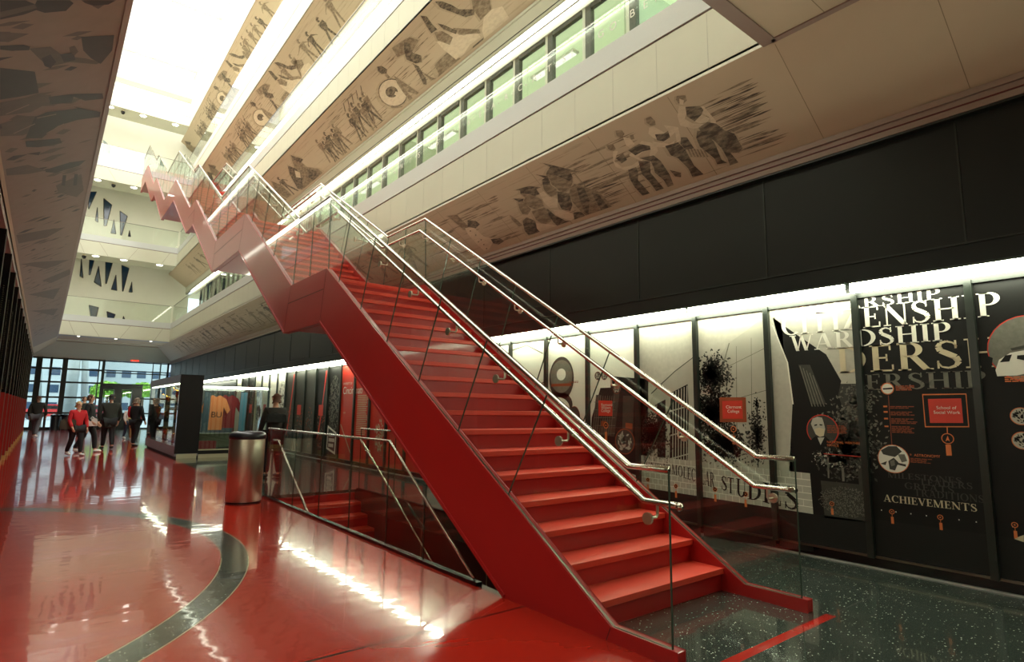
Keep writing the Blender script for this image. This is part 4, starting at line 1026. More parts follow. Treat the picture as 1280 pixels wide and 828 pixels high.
MB().box((2.95, 18.24, 0), (3.44, 18.27, .12), PLB).box((2.95, 18.27, 0), (3.44, 24.0, .06), P_BLACK).build('plinth', t)
rnd = random.Random(5)
SHP = ['cup with two handles', 'figure on a tall stem', 'round bowl', 'star on a square block']
tn = 0
for zi, z in enumerate((.325, .962, 1.462)):
    for j in range(8):
        y = 18.8+.66*j+rnd.uniform(-.08, .08); kd = (j+zi) % 4; s = rnd.uniform(1.0, 1.3)
        tr_ = thing('trophy', 'gold %s, %s from near end, %s' % (SHP[kd], ORD[j].replace('nearest', 'first'), ['case floor', 'lower shelf', 'upper shelf'][zi]), 'trophy', (3.15, y, z), 'gold trophies in the glass case')
        MB().box((3.09, y-.06, z), (3.21, y+.06, z+.05), P_BLACK).build('block', tr_)
        pr = [[(.02, .05), (.015, .15), (.07, .2), (.09, .3), (.095, .34)], [(.03, .05), (.012, .1), (.012, .22), (.03, .25), (.04, .31), (.02, .36), (.03, .4), (.001, .43)], [(.04, .05), (.02, .1), (.09, .13), (.13, .2), (.135, .22)], [(.03, .05), (.015, .12), (.05, .2), (.001, .3)]][kd]
        MB().lathe([(r*s, h*s if h > .05 else h) for r, h in pr], (3.15, y, z), GOLD, 14).build('cup', tr_, smooth=True)
        if kd == 0:
            for q in (-1, 1): MB().tube([(3.15, y+q*.07*s, z+.22*s), (3.15, y+q*.13*s, z+.27*s), (3.15, y+q*.09*s, z+.33*s)], .008, GOLD, 6).build('handle', tr_)
jm = mat('jersey_orange', (206, 128, 76), .8); jr = mat('jersey_maroon', (120, 30, 34), .8)
def jersey(x, y, z, mt, num, lab, h=.9):
    t = thing('jersey', lab, 'jersey', (x, y, z-.05))
    P = [(-.18, 0), (.18, 0), (.19, .35), (.2, .52), (.33, .36), (.38, .42), (.26, .64), (.1, .72), (0, .68), (-.1, .72), (-.26, .64), (-.38, .42), (-.33, .36), (-.2, .52), (-.19, .35)]
    MB().prism([(x+a, y, z+b*h/.72) for a, b in P], (0, .07, 0), mt).build('shirt', t, bevel=.015)
    if num:
        me = text_mesh(num, .24, P_BLACK); o = link('number', me, t); o.location = Vector((x-.12, y-.004, z+.35))-wpos(t); o.rotation_euler = (PI/2, 0, 0)
    MB().tube([(x-.14, y+.03, z+h-.02), (x, y+.03, z+h+.06), (x+.14, y+.03, z+h-.02)], .008, STEEL, 6).build('hanger', t)
    MB().tube([(x, y+.03, z+h+.05), (x, y+.03, 1.99)], .006, STEEL, 6).build('hanging_wire', t)
t = thing('jersey_case', 'glass case with hanging jerseys between the black end panel and the litter bin', 'display case', (4.2, 18.9, 0))
MB().box((3.478, 18.26, .1), (5.3, 19.7, .2), KM).build('base', t); MB().box((3.478, 18.24, 0), (5.3, 18.27, .1), PLB).box((3.49, 18.27, 0), (5.28, 19.68, .1), KM).build('plinth', t)
MB().box((3.478, 18.25, .2), (5.3, 18.30, .235), PLB).build('sill', t)
MB().box((3.478, 18.26, .235), (5.3, 18.27, 2.0), GLASS).build('glass_front', t); MB().box((3.478, 19.68, .2), (5.3, 19.69, 2.0), GLASS).build('glass_back', t)
MB().box((3.478, 18.26, 2.0), (5.3, 19.7, 2.03), GLASSD).build('glass_top', t); MB().box((5.29, 18.27, .235), (5.3, 19.68, 2.0), GLASS).build('glass_end', t)
MB().box((3.5, 18.34, 1.93), (5.25, 18.40, 1.99), TUBE2).build('case_light', t)
MB().box((3.478, 19.3, .21), (5.28, 19.66, .62), mat('case_green', (84, 92, 72), .6)).build('display_step', t)
jersey(3.98, 18.95, .75, jm, 'BU', 'orange jersey with black lettering hanging in the glass case', .98)
jersey(4.35, 19.1, .8, jr, '', 'dark red jersey hanging right of the orange one', .95)
tag(MB().prism([(3.62, 18.9, .7), (3.8, 18.9, .7), (3.82, 18.9, 1.8), (3.66, 18.9, 1.85)], (0, .03, 0), mat('blue_banner', (62, 84, 96), .7)).build('cloth_banner'), 'blue grey banner hanging left of the orange jersey', 'banner')
tag(MB().prism([(4.62, 18.9, .6), (4.8, 18.9, .6), (4.82, 18.9, 1.85), (4.64, 18.9, 1.85)], (0, .03, 0), mat('blue_poster', (60, 110, 130), .5)).build('hanging_poster'), 'teal poster hanging at the right end of the jersey case', 'poster')
tag(MB().prism([(3.55, 18.5, .235), (3.95, 18.5, .235), (3.95, 18.5, .42), (3.55, 18.5, .42)], (0, .2, 0), jr).build('folded_cloth', bevel=.02), 'dark red folded cloth under the orange jersey', 'cloth')

# ================================================================== left side fins and the displays behind the viewer's left
WOODB = mat('brass_shoe', (196, 156, 88), .4)
fin0 = None
for k in range(19):
    y = 5.55+1.78*k
    if fin0 is None:
        fin0 = thing('wall_fin', '', 'wall panel', (-.64, y, 0), 'upright fins along the left wall')
        MB().box((-1.12, y, 1.65), (-.64, y+.1, 3.90), BLACKG).build('upper_panel', fin0)
        MB().box((-1.12, y, .12), (-.64, y+.1, 1.65), RED).build('lower_panel', fin0)
        MB().box((-.645, y-.004, .12), (-.637, y+.008, 3.90), P_GREY).build('edge_strip', fin0)
        MB().box((-1.12, y, 0), (-.63, y+.1, .12), WOODB).build('shoe', fin0)
        m = MB()
        for j in range(46): m.box((-.70, y-.006, 1.72+.036*j), (-.685, y, 1.738+.036*j), STEEL)
        m.build('glint_studs', fin0)  # studs added to imitate the bright speckle reflected along the fin face
        f = fin0
    else: f = copy_tree(fin0); f.location.y = y
    f['label'] = 'tall black and red fin at the left wall, %s from the viewer' % ORD[k]
for i, (mt, w) in enumerate(((P_RED, 'bright red'), (P_PALE, 'pale grey'), (P_RED, 'plain red'), (P_PALE, 'light grey'))):
    y = 1.0+.95*i
    t = thing('display_panel', '%s display board on the left wall beside the viewer, %s' % (w, ORD[i].replace('nearest', 'first')), 'display panel', (-1.2, y, .1), 'display boards on the left wall')
    MB().box((-1.3, y, .1), (-1.24, y+.88, 2.55), mt).build('board', t); MB().box((-1.34, y-.03, .1), (-1.2, y, 2.58), FRAME).build('frame_post', t)
for i in range(5):
    y = -2.6+1.8*i
    t = thing('strip_light', 'fluorescent strip above the left-hand display boards, %s' % ORD[i], 'strip light', (-1.25, y, 2.6), 'fluorescent strips on the left wall')
    MB().box((-1.34, y, 2.68), (-1.2, y+1.76, 2.71), WHITE).build('housing', t); MB().tube([(-1.24, y, 2.64), (-1.24, y+1.75, 2.64)], .034, TUBE, 10).build('tube', t)

# ================================================================== sepia murals printed on the sloping soffits
ML_D = mat('left_mural_dark', (62, 52, 48), .5, bscale=9, vary=.5); ML_M = mat('left_mural_mid', (104, 88, 78), .5, bscale=9, vary=.4); ML_L = mat('left_mural_light', (150, 130, 112), .5)  # darker print tones, used on the left soffit only
class Mural:
    def __init__(s, side, zb): s.side = side; s.zb = zb; s.m = MB(); s.dy = 0
    def pos(s, y, v, layer):
        n = .0008*layer
        if s.side == 'R': return (5.13+.99*v-.57*n, y, s.zb-.69*v-.82*n)
        return (.28-.99*v+.57*n, y, s.zb-.69*v-.82*n)
    def inv(s, px, py):
        if s.side == 'R': P = hit(px, py, (5.13, 0, s.zb), (.69, 0, .99)); return (P.y, (P.x-5.13)/.99)
        P = hit(px, py, (.28, 0, s.zb), (-.69, 0, .99)); return (P.y, (.28-P.x)/.99)
    def yv(s, pts, mt, layer=2):
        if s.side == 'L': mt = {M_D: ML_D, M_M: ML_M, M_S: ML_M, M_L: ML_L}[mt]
        Q = [(y, min(max(v, .02), .93)) for y, v in pts]
        s.m.face([s.pos(y, v, layer) for y, v in Q], mt)
        if layer >= 2.4 and mt is not M_L and s.side == 'R':          # soft smeared edge of the print
            cy = sum(q[0] for q in Q)/len(Q); cv = sum(q[1] for q in Q)/len(Q)
            s.m.face([s.pos(cy+(y-cy)*1.22+.02, min(max(cv+(v-cv)*1.1, .02), .93), 1.9-.1*(layer % 1)) for y, v in Q], M_S)
    def px(s, cr, pts, mt, layer=2): s.yv([s.inv(cr[0]+x/cr[2], cr[1]+y/cr[2]) for x, y in pts], mt, layer)
    def streaks(s, y0, y1, v0, v1, n, mt, seed, layer=1, ln=(.3, 1.1), th=(.006, .016)):
        r = random.Random(seed)
        for i in range(n):
            v = v0+(v1-v0)*r.random(); y = y0+(y1-y0)*r.random(); l = r.uniform(*ln); t = r.uniform(*th)
            s.yv([(y, v), (y+l*.3, v+t), (y+l, v), (y+l*.3, v-t)], mt, layer+r.random()*.5)
    def figure(s, y, v0, h, w, mt, seed, lean=.0, layer=3, pose=0):      # person outline: feet at v0+h, head at v0
        r = random.Random(seed); f = lambda a, b: (y-w*(a+lean*b), v0+h*b)
        # head
        s.yv([f(.16*math.cos(t*PI/5), .09+.085*math.sin(t*PI/5)) for t in range(10)], mt, layer)
        s.yv([f(-.28, .2), f(.28, .2), f(.22, .38), f(.17, .53), f(-.17, .53), f(-.22, .38)], mt, layer+.2)
        for q in (-1, 1):
            a = r.uniform(-.1, .5)
            s.yv([f(q*.25, .2), f(q*(.34+a), .36), f(q*(.2+a*1.5), .5-a*.3), f(q*(.14+a*1.5), .47-a*.3), f(q*(.26+a), .35), f(q*.16, .25)], mt, layer+.1)
            b = r.uniform(.0, .35)
            s.yv([f(0, .5), f(q*.18, .5), f(q*(.16+b), .78), f(q*(.2+b*1.4), 1), f(q*(.08+b*1.4), 1), f(q*(.04+b*.7), .78)], mt, layer+.15)
        s.yv([f(.1, .07), f(.15, .1), f(.08, .16), f(.02, .13)], M_L, layer+.4)
    def done(s, label): return tag(s.m.build('ceiling_mural'), label, 'mural', 'sepia murals under the walkways')

# -- nearest mural above the black wall
mu = Mural('R', 4.94)
A = (620, 190, 7.529)
mu.px(A, [(430,100),(520,120),(640,150),(780,186),(700,185),(722,240),(722,285),(650,255),(560,215),(472,212),(482,180),(510,140)], M_D, 4)
mu.px(A, [(472,212),(560,212),(660,255),(722,285),(700,340),(660,385),(600,370),(560,330),(520,300),(515,270),(480,235)], M_M, 3.5)
mu.px(A, [(700,340),(740,300),(830,330),(960,370),(1040,450),(1115,545),(1000,590),(870,628),(800,560),(720,470),(690,400)], M_M, 3)
mu.px(A, [(760,340),(830,340),(880,450),(880,600),(830,560),(790,450)], M_D, 3.4); mu.px(A, [(900,380),(970,400),(1060,520),(1000,560),(940,460)], M_D, 3.4)
mu.px(A, [(722,190),(735,190),(845,320),(838,325)], M_M, 3.4)
mu.px(A, [(375,210),(450,222),(485,225),(510,290),(515,310),(440,305),(435,260),(460,245)], M_D, 3.6)
mu.px(A, [(440,305),(515,310),(570,350),(575,400),(520,420),(475,385),(450,350)], M_M, 3.5)
mu.px(A, [(575,370),(690,390),(720,500),(700,555),(620,540),(585,470)], M_D, 3)
mu.px(A, [(410,390),(450,370),(500,420),(580,440),(580,520),(510,530),(450,470)], M_L, 3.2)
mu.px(A, [(540,545),(620,545),(720,580),(740,620),(710,650),(620,620),(560,590)], M_L, 3.4)
mu.px(A, [(730,570),(800,560),(860,625),(760,665)], M_D, 3.5)
mu.px(A, [(185,356),(310,320),(425,332),(380,350),(410,395),(370,415),(300,395),(230,392),(228,362)], M_D, 4)
mu.px(A, [(230,392),(370,410),(430,450),(450,510),(370,540),(320,520),(275,490),(262,455),(275,430)], M_M, 3.6)
mu.px(A, [(160,438),(225,438),(262,440),(255,465),(215,470)], M_D, 4); mu.px(A, [(205,475),(262,465),(300,510),(330,540),(300,590),(250,585),(225,545)], M_M, 3.5)
mu.px(A, [(250,650),(290,615),(370,650),(385,720),(450,780),(330,812),(270,740)], M_D, 3); mu.px(A, [(335,560),(450,520),(520,560),(520,650),(450,690),(380,640)], M_M, 3.1)
mu.px(A, [(480,530),(560,600),(660,650),(740,670),(600,720),(540,660),(500,600)], M_D, 3.3); mu.px(A, [(380,670),(500,680),(590,710),(520,745),(430,770),(385,720)], M_L, 3.2)
mu.px(A, [(130,590),(200,640),(250,690),(215,700),(150,640)], M_M, 2.5)
mu.streaks(5.0, 9.4, .05, .9, 90, M_S, 1); mu.streaks(4.3, 5.5, .2, .88, 46, M_M, 2, 1.6); mu.streaks(4.9, 5.4, .5, .9, 16, M_D, 3, 2, (.3, .7), (.004, .009)); mu.streaks(7.0, 9.6, .2, .9, 46, M_M, 4, 1.6, (.2, .8))
B = (750, 100, 5.522)
def dancer(parts):
    for mt, ly, pts in parts: mu.px(B, pts, mt, ly)
dancer([(M_D, 4, [(590,185),(690,178),(715,205),(700,240),(655,285),(600,250)]), (M_L, 3.5, [(545,180),(590,180),(600,215),(585,270),(640,300),(720,305),(720,330),(640,335),(555,315),(535,250)]),
 (M_L, 3.5, [(690,180),(715,180),(800,280),(800,305),(765,300),(760,260),(710,230)]), (M_L, 3.4, [(655,285),(700,240),(760,262),(740,290),(690,300)]),
 (M_M, 3.7, [(530,110),(590,105),(600,140),(575,165),(540,160),(525,135)]), (M_L, 3.8, [(548,128),(580,140),(575,170),(550,168)]),
 (M_D, 4, [(680,330),(740,290),(800,300),(860,345),(930,370),(985,470),(960,500),(900,500),(970,590),(910,610),(880,540),(840,470),(790,420),(700,360)]),
 (M_D, 4, [(670,350),(720,350),(790,430),(840,550),(880,570),(810,582),(790,540),(690,460),(665,400)])])
dancer([(M_D, 4, [(380,375),(440,370),(470,350),(485,395),(440,425),(395,415)]), (M_M, 3.7, [(318,265),(350,252),(380,280),(385,310),(350,315),(322,295)]), (M_L, 3.6, [(340,330),(370,320),(440,360),(470,350),(440,310),(540,325),(560,420),(530,430),(520,360),(480,400),(440,430),(370,400),(335,370)]),
 (M_L, 3.5, [(360,425),(480,440),(520,415),(500,460),(400,465)]), (M_D, 4, [(450,455),(540,430),(590,480),(650,590),(715,650),(640,672),(610,610),(540,540),(490,520)]), (M_D, 3.9, [(560,395),(600,395),(650,470),(590,480),(555,440)])])
dancer([(M_D, 4, [(195,485),(270,440),(345,455),(350,480),(290,495),(245,520)]), (M_M, 3.7, [(108,350),(150,345),(170,370),(150,405),(115,385)]), (M_L, 3.6, [(160,395),(205,400),(240,440),(210,470),(180,450)]), (M_M, 3.7, [(205,380),(230,375),(238,405),(215,410)]),
 (M_L, 3.6, [(290,420),(390,440),(400,490),(360,545),(340,540),(350,480),(290,500),(260,530),(300,545),(290,560),(200,520)]),
 (M_D, 4, [(270,540),(370,520),(420,560),(480,650),(520,740),(480,755),(440,690),(380,640),(370,600),(350,560)]), (M_D, 4, [(265,560),(345,560),(350,640),(400,700),(450,760),(390,768),(340,700),(290,650)]),
 (M_D, 4, [(110,540),(160,505),(188,550),(150,575)]), (M_M, 3.7, [(45,450),(90,440),(110,475),(95,490),(60,480)]), (M_L, 3.6, [(90,490),(125,490),(100,560),(150,600),(220,590),(260,560),(300,560),(250,600),(180,625),(110,600),(90,560)]),
 (M_D, 4, [(195,620),(250,600),(265,640),(262,690),(350,790),(300,805),(240,740),(205,680)])])
mu.px(B, [(480,620),(560,640),(560,670),(520,665)], M_D, 3.6); mu.px(B, [(380,780),(640,690),(850,600),(830,620),(640,710)], M_M, 2.4)
for i in range(6): mu.px(B, [(600+22*i, 470+2*i), (612+22*i, 470+2*i), (640+22*i, 530), (628+22*i, 532)], M_M, 2.6)
mu.streaks(2.78, 3.1, .25, .85, 34, M_D, 7, 2, (.25, .55), (.004, .010)); mu.streaks(2.75, 3.2, .2, .9, 26, M_M, 8, 1.5, (.3, .7))
# spotted animal and runner farther along
Cc = (500, 260, 5.912)
mu.px(Cc, [(350,60),(420,50),(500,130),(505,165),(470,160),(400,100)], M_M, 3); mu.px(Cc, [(500,90),(560,95),(590,120),(560,150),(500,140)], M_D, 3.2)
mu.px(Cc, [(480,150),(540,140),(620,210),(700,230),(680,330),(640,335),(560,260),(500,190)], M_L, 3.1); mu.px(Cc, [(670,230),(740,225),(770,245),(730,270),(690,262)], M_D, 3.3)
for q in ((520,170),(560,200),(600,235),(620,270),(580,250),(640,300)): mu.px(Cc, [(q[0]-6,q[1]),(q[0],q[1]+6),(q[0]+7,q[1]),(q[0],q[1]-5)], M_D, 3.4)
r_ = random.Random(11)
for i in range(26): mu.figure(10.5+1.05*i+r_.uniform(-.3, .3), r_.uniform(.1, .3), r_.uniform(.55, .66), .62, r_.choice([M_M, M_M, M_D]), i, r_.uniform(-.4, .4))
mu.streaks(9.5, 38, .06, .9, 300, M_S, 12, 1, (.5, 1.8)); mu.streaks(10, 36, .1, .9, 140, M_M, 13, 1.4, (.4, 1.4))
mu.done('sepia mural of graduates in caps and a row of dancers above the black wall')

# -- second-storey mural, then its repeats higher up
def upper_mural(zb, dy, sc, label):
    u = Mural('R', zb); R3 = (400, 0, 5.175); u0 = Mural('R', 9.23)
    def tr(p): return (11.6+dy+(p[0]-11.6)*sc, p[1])
    def q(pts, mt, ly=3): u.yv([tr(u0.inv(400+x/5.175, y/5.175)) for x, y in pts], mt, ly)
    # drummer with bass drum
    cx, cy = 472, 600
    ring = [(cx+95*math.cos(a)+8*math.sin(a), cy+92*math.sin(a)) for a in [i*PI/12 for i in range(24)]]
    ring2 = [(cx+88*math.cos(a)+8*math.sin(a), cy+85*math.sin(a)) for a in [i*PI/12 for i in range(24)]]
    q(ring, M_D, 3); q(ring2, M_L, 3.3); q([(cx-8+40*math.cos(a), cy-5+36*math.sin(a)) for a in [i*PI/8 for i in range(16)]], M_D, 3.6); q([(490,590),(510,600),(500,622),(480,612)], M_L, 3.8)
    q([(370,432),(400,425),(435,450),(430,475),(400,478),(375,460)], M_D, 3.8); q([(430,470),(455,500),(440,510),(420,485)], M_M, 3.8); q([(480,490),(540,530),(640,600),(625,612),(560,590),(640,680),(615,690),(540,600),(500,540)], M_M, 3.5)
    q([(390,600),(380,560),(375,600),(400,660),(470,700),(540,705),(545,698),(470,690),(410,650)], M_M, 3.2)
    # cheerleader
    q([(545,270),(580,280),(600,340),(655,360),(660,400),(620,410),(560,385),(545,330)], M_D, 3.5); q([(600,410),(640,430),(690,520),(690,548),(670,545),(640,480)], M_D, 3.4); q([(640,450),(720,500),(780,540),(790,550),(720,520)], M_M, 3.2)
    q([(465,310),(540,260),(580,240),(640,260),(600,330),(500,370)], M_M, 2.8)
    # group with pale skirts
    q([(650,100),(690,105),(730,160),(760,190),(720,215),(690,170)], M_D, 3.6); q([(745,10),(790,8),(850,30),(900,60),(1000,60),(1000,95),(940,110),(860,80),(780,50)], M_D, 3.5)
    q([(760,150),(800,160),(890,200),(880,220),(800,190)], M_D, 3.7); q([(755,270),(800,260),(860,210),(930,230),(1010,200),(1040,240),(970,290),(930,350),(880,385),(800,320)], M_L, 3.3)
    q([(860,180),(1030,190),(1040,215),(900,225)], M_M, 3.6); q([(740,210),(790,200),(860,240),(840,290),(760,260)], M_M, 3.4)
    q([(980,0),(1100,0),(1110,60),(1040,130),(990,60)], M_M, 3.2); q([(1060,110),(1110,60),(1180,40),(1242,140),(1180,250),(1100,300),(1050,200)], M_L, 3.4); q([(1110,250),(1145,262),(1120,275)], M_D, 3.8)
    q([(740,420),(830,330),(920,390),(1000,340),(1060,300),(1090,320),(900,470),(800,550),(770,480)], M_M, 2.5); q([(990,300),(1060,240),(1095,310),(1020,360)], M_D, 3)
    # trumpeters and crowds
    for k in range(6): u.figure(tr((12.75+.22*k, 0))[0], .22+.05*(k % 3), .62, .46*sc, M_D if k % 2 else M_M, 40+k, -.5, 3+.2*k)
    for k in range(5): p = tr((12.7+.26*k, 0))[0]; u.yv([(p-.1, .14), (p-.08, .13), (p+.12, .27), (p+.1, .29)], M_D, 4.4)
    for k in range(7): u.figure(tr((14.75+.2*k, 0))[0], .26+.06*(k % 3), .60, .44*sc, M_D if k % 2 else M_M, 60+k, -.4, 3+.2*k)
    # graduates
    S = lambda x, y: ((320+x/5.175-400)*5.175, (180+y/5.175)*5.175)
    q([S(*p) for p in ((225,75),(300,95),(290,115),(330,150),(400,160),(460,215),(400,260),(330,310),(280,250),(250,160))], M_M, 3.3); q([S(*p) for p in ((225,72),(305,100),(290,122),(250,105))], M_D, 3.8)
    q([S(*p) for p in ((205,140),(260,160),(300,220),(310,300),(270,290),(220,200))], M_D, 3.5); q([S(*p) for p in ((100,240),(170,270),(230,330),(200,350),(130,310))], M_M, 3.2)
    q([S(*p) for p in ((330,160),(390,175),(430,230),(390,250),(340,220))], M_D, 3.5); q([S(*p) for p in ((250,170),(285,185),(290,220),(260,215))], M_L, 3.9)
    rr = random.Random(int(zb*10))
    y = 19.5
    while y < 37:
        p = tr((y, 0)); 
        if p[0] < 36: u.figure(p[0], .2+rr.uniform(0, .15), .62, .6, rr.choice([M_M, M_M, M_D]), int(y*9), rr.uniform(-.4, .4))
        y += rr.uniform(.5, 1.3)
    if dy > 0:
        y = 5.5
        while tr((y, 0))[0] < 10.2+dy*.86:
            p = tr((y, 0))[0]
            if p > 9: u.figure(p, .1+rr.uniform(0, .15), .7, .62, rr.choice([M_D, M_M, M_M]), int(y*7), rr.uniform(-.4, .4))
            y += rr.uniform(.3, .8)
    u.streaks(5, 36, .06, .9, 330, M_S, int(zb*3), 1, (.4, 1.5)); u.streaks(9.5+dy, 15+dy, .1, .9, 110, M_M, int(zb*5), 1.5, (.2, .9), (.004, .012))
    return u.done(label)
upper_mural(9.23, 0, 1.0, 'sepia mural with bass drummer and crowds under the second walkway')
upper_mural(13.36, 11.64, 1.25, 'sepia mural with marching band under the third walkway, paler')
upper_mural(17.6, 19.5, 1.3, 'narrow sepia mural under the topmost walkway beside the skylight')
# -- left mural over the red and black fins
ml = Mural('L', 4.94)
L1 = (0, 0, 4.14)
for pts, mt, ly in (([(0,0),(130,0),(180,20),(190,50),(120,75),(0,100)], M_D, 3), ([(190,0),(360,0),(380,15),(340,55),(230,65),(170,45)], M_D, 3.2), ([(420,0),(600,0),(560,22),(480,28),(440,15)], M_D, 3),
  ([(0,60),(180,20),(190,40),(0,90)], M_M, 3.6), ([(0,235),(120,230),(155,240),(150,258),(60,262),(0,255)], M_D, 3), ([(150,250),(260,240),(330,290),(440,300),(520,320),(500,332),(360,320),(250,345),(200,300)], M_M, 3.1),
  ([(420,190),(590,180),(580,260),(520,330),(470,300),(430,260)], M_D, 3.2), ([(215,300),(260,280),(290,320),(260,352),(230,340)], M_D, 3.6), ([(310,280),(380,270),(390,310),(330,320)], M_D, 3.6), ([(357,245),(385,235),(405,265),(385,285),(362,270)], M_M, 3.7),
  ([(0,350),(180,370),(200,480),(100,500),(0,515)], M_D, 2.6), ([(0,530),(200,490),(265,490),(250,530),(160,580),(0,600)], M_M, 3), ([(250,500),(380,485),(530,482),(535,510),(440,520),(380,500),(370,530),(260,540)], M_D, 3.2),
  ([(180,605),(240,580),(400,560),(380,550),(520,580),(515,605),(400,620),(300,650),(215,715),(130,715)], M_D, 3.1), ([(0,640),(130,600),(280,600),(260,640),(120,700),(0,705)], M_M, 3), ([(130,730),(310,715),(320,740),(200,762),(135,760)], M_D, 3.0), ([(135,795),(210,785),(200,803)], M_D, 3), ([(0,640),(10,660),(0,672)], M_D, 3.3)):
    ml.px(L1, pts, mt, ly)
def line_l(cr, a, b, w, mt, ly): ml.px(cr, [(a[0], a[1]-w), (b[0], b[1]-w), (b[0], b[1]+w), (a[0], a[1]+w)], mt, ly)
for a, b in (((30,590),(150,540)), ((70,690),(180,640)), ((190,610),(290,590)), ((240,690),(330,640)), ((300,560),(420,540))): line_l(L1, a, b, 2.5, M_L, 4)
L2 = (0, 200, 3.446)
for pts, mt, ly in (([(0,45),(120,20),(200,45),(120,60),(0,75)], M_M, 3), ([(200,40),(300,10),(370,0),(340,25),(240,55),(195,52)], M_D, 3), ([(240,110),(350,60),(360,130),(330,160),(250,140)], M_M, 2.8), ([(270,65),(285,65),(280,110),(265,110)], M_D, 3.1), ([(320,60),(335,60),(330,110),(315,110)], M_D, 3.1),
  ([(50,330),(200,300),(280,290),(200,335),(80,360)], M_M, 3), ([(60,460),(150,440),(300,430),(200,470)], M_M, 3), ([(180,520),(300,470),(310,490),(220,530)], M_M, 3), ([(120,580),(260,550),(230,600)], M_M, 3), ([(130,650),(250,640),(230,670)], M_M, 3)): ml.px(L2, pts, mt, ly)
rs = random.Random(23)
ml.m.face([ml.pos(y, v, .4) for y, v in ((-4.9, .03), (38, .03), (38, .95), (-4.9, .95))], mat('left_mural_base', (146, 124, 108), .5, bscale=6, vary=.25))  # one darker tone laid under the whole left mural
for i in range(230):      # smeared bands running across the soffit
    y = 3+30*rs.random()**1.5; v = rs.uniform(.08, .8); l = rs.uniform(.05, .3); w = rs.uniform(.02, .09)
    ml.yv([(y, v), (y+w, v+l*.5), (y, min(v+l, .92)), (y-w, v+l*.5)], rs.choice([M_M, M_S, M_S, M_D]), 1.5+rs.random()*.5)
ml.done('dark reddish mural of blurred figures on the left soffit')

# ================================================================== people
SKIN = mat('skin', (206, 160, 132), .6)
def skinned(name, nodes, edges, root, mt, parent, sub=1, smooth=True):
    me = bpy.data.meshes.new(name); me.from_pydata([n[:3] for n in nodes], edges, []); o = bpy.data.objects.new(name, me); C.objects.link(o)
    sk = o.modifiers.new('s', 'SKIN'); sk.use_smooth_shade = True
    for i, n in enumerate(nodes):
        d = me.skin_vertices[0].data[i]; r = n[3]; d.radius = r if isinstance(r, tuple) else (r, r); d.use_root = (i == root)
    ss = o.modifiers.new('u', 'SUBSURF'); ss.levels = sub; ss.render_levels = sub
    dg = bpy.context.evaluated_depsgraph_get(); m2 = bpy.data.meshes.new_from_object(o.evaluated_get(dg)); bpy.data.objects.remove(o)
    m2.materials.clear(); m2.materials.append(mt)
    for p in m2.polygons: p.use_smooth = smooth; p.material_index = 0
    ob = bpy.data.objects.new(name, m2); C.objects.link(ob); ob.parent = parent; return ob
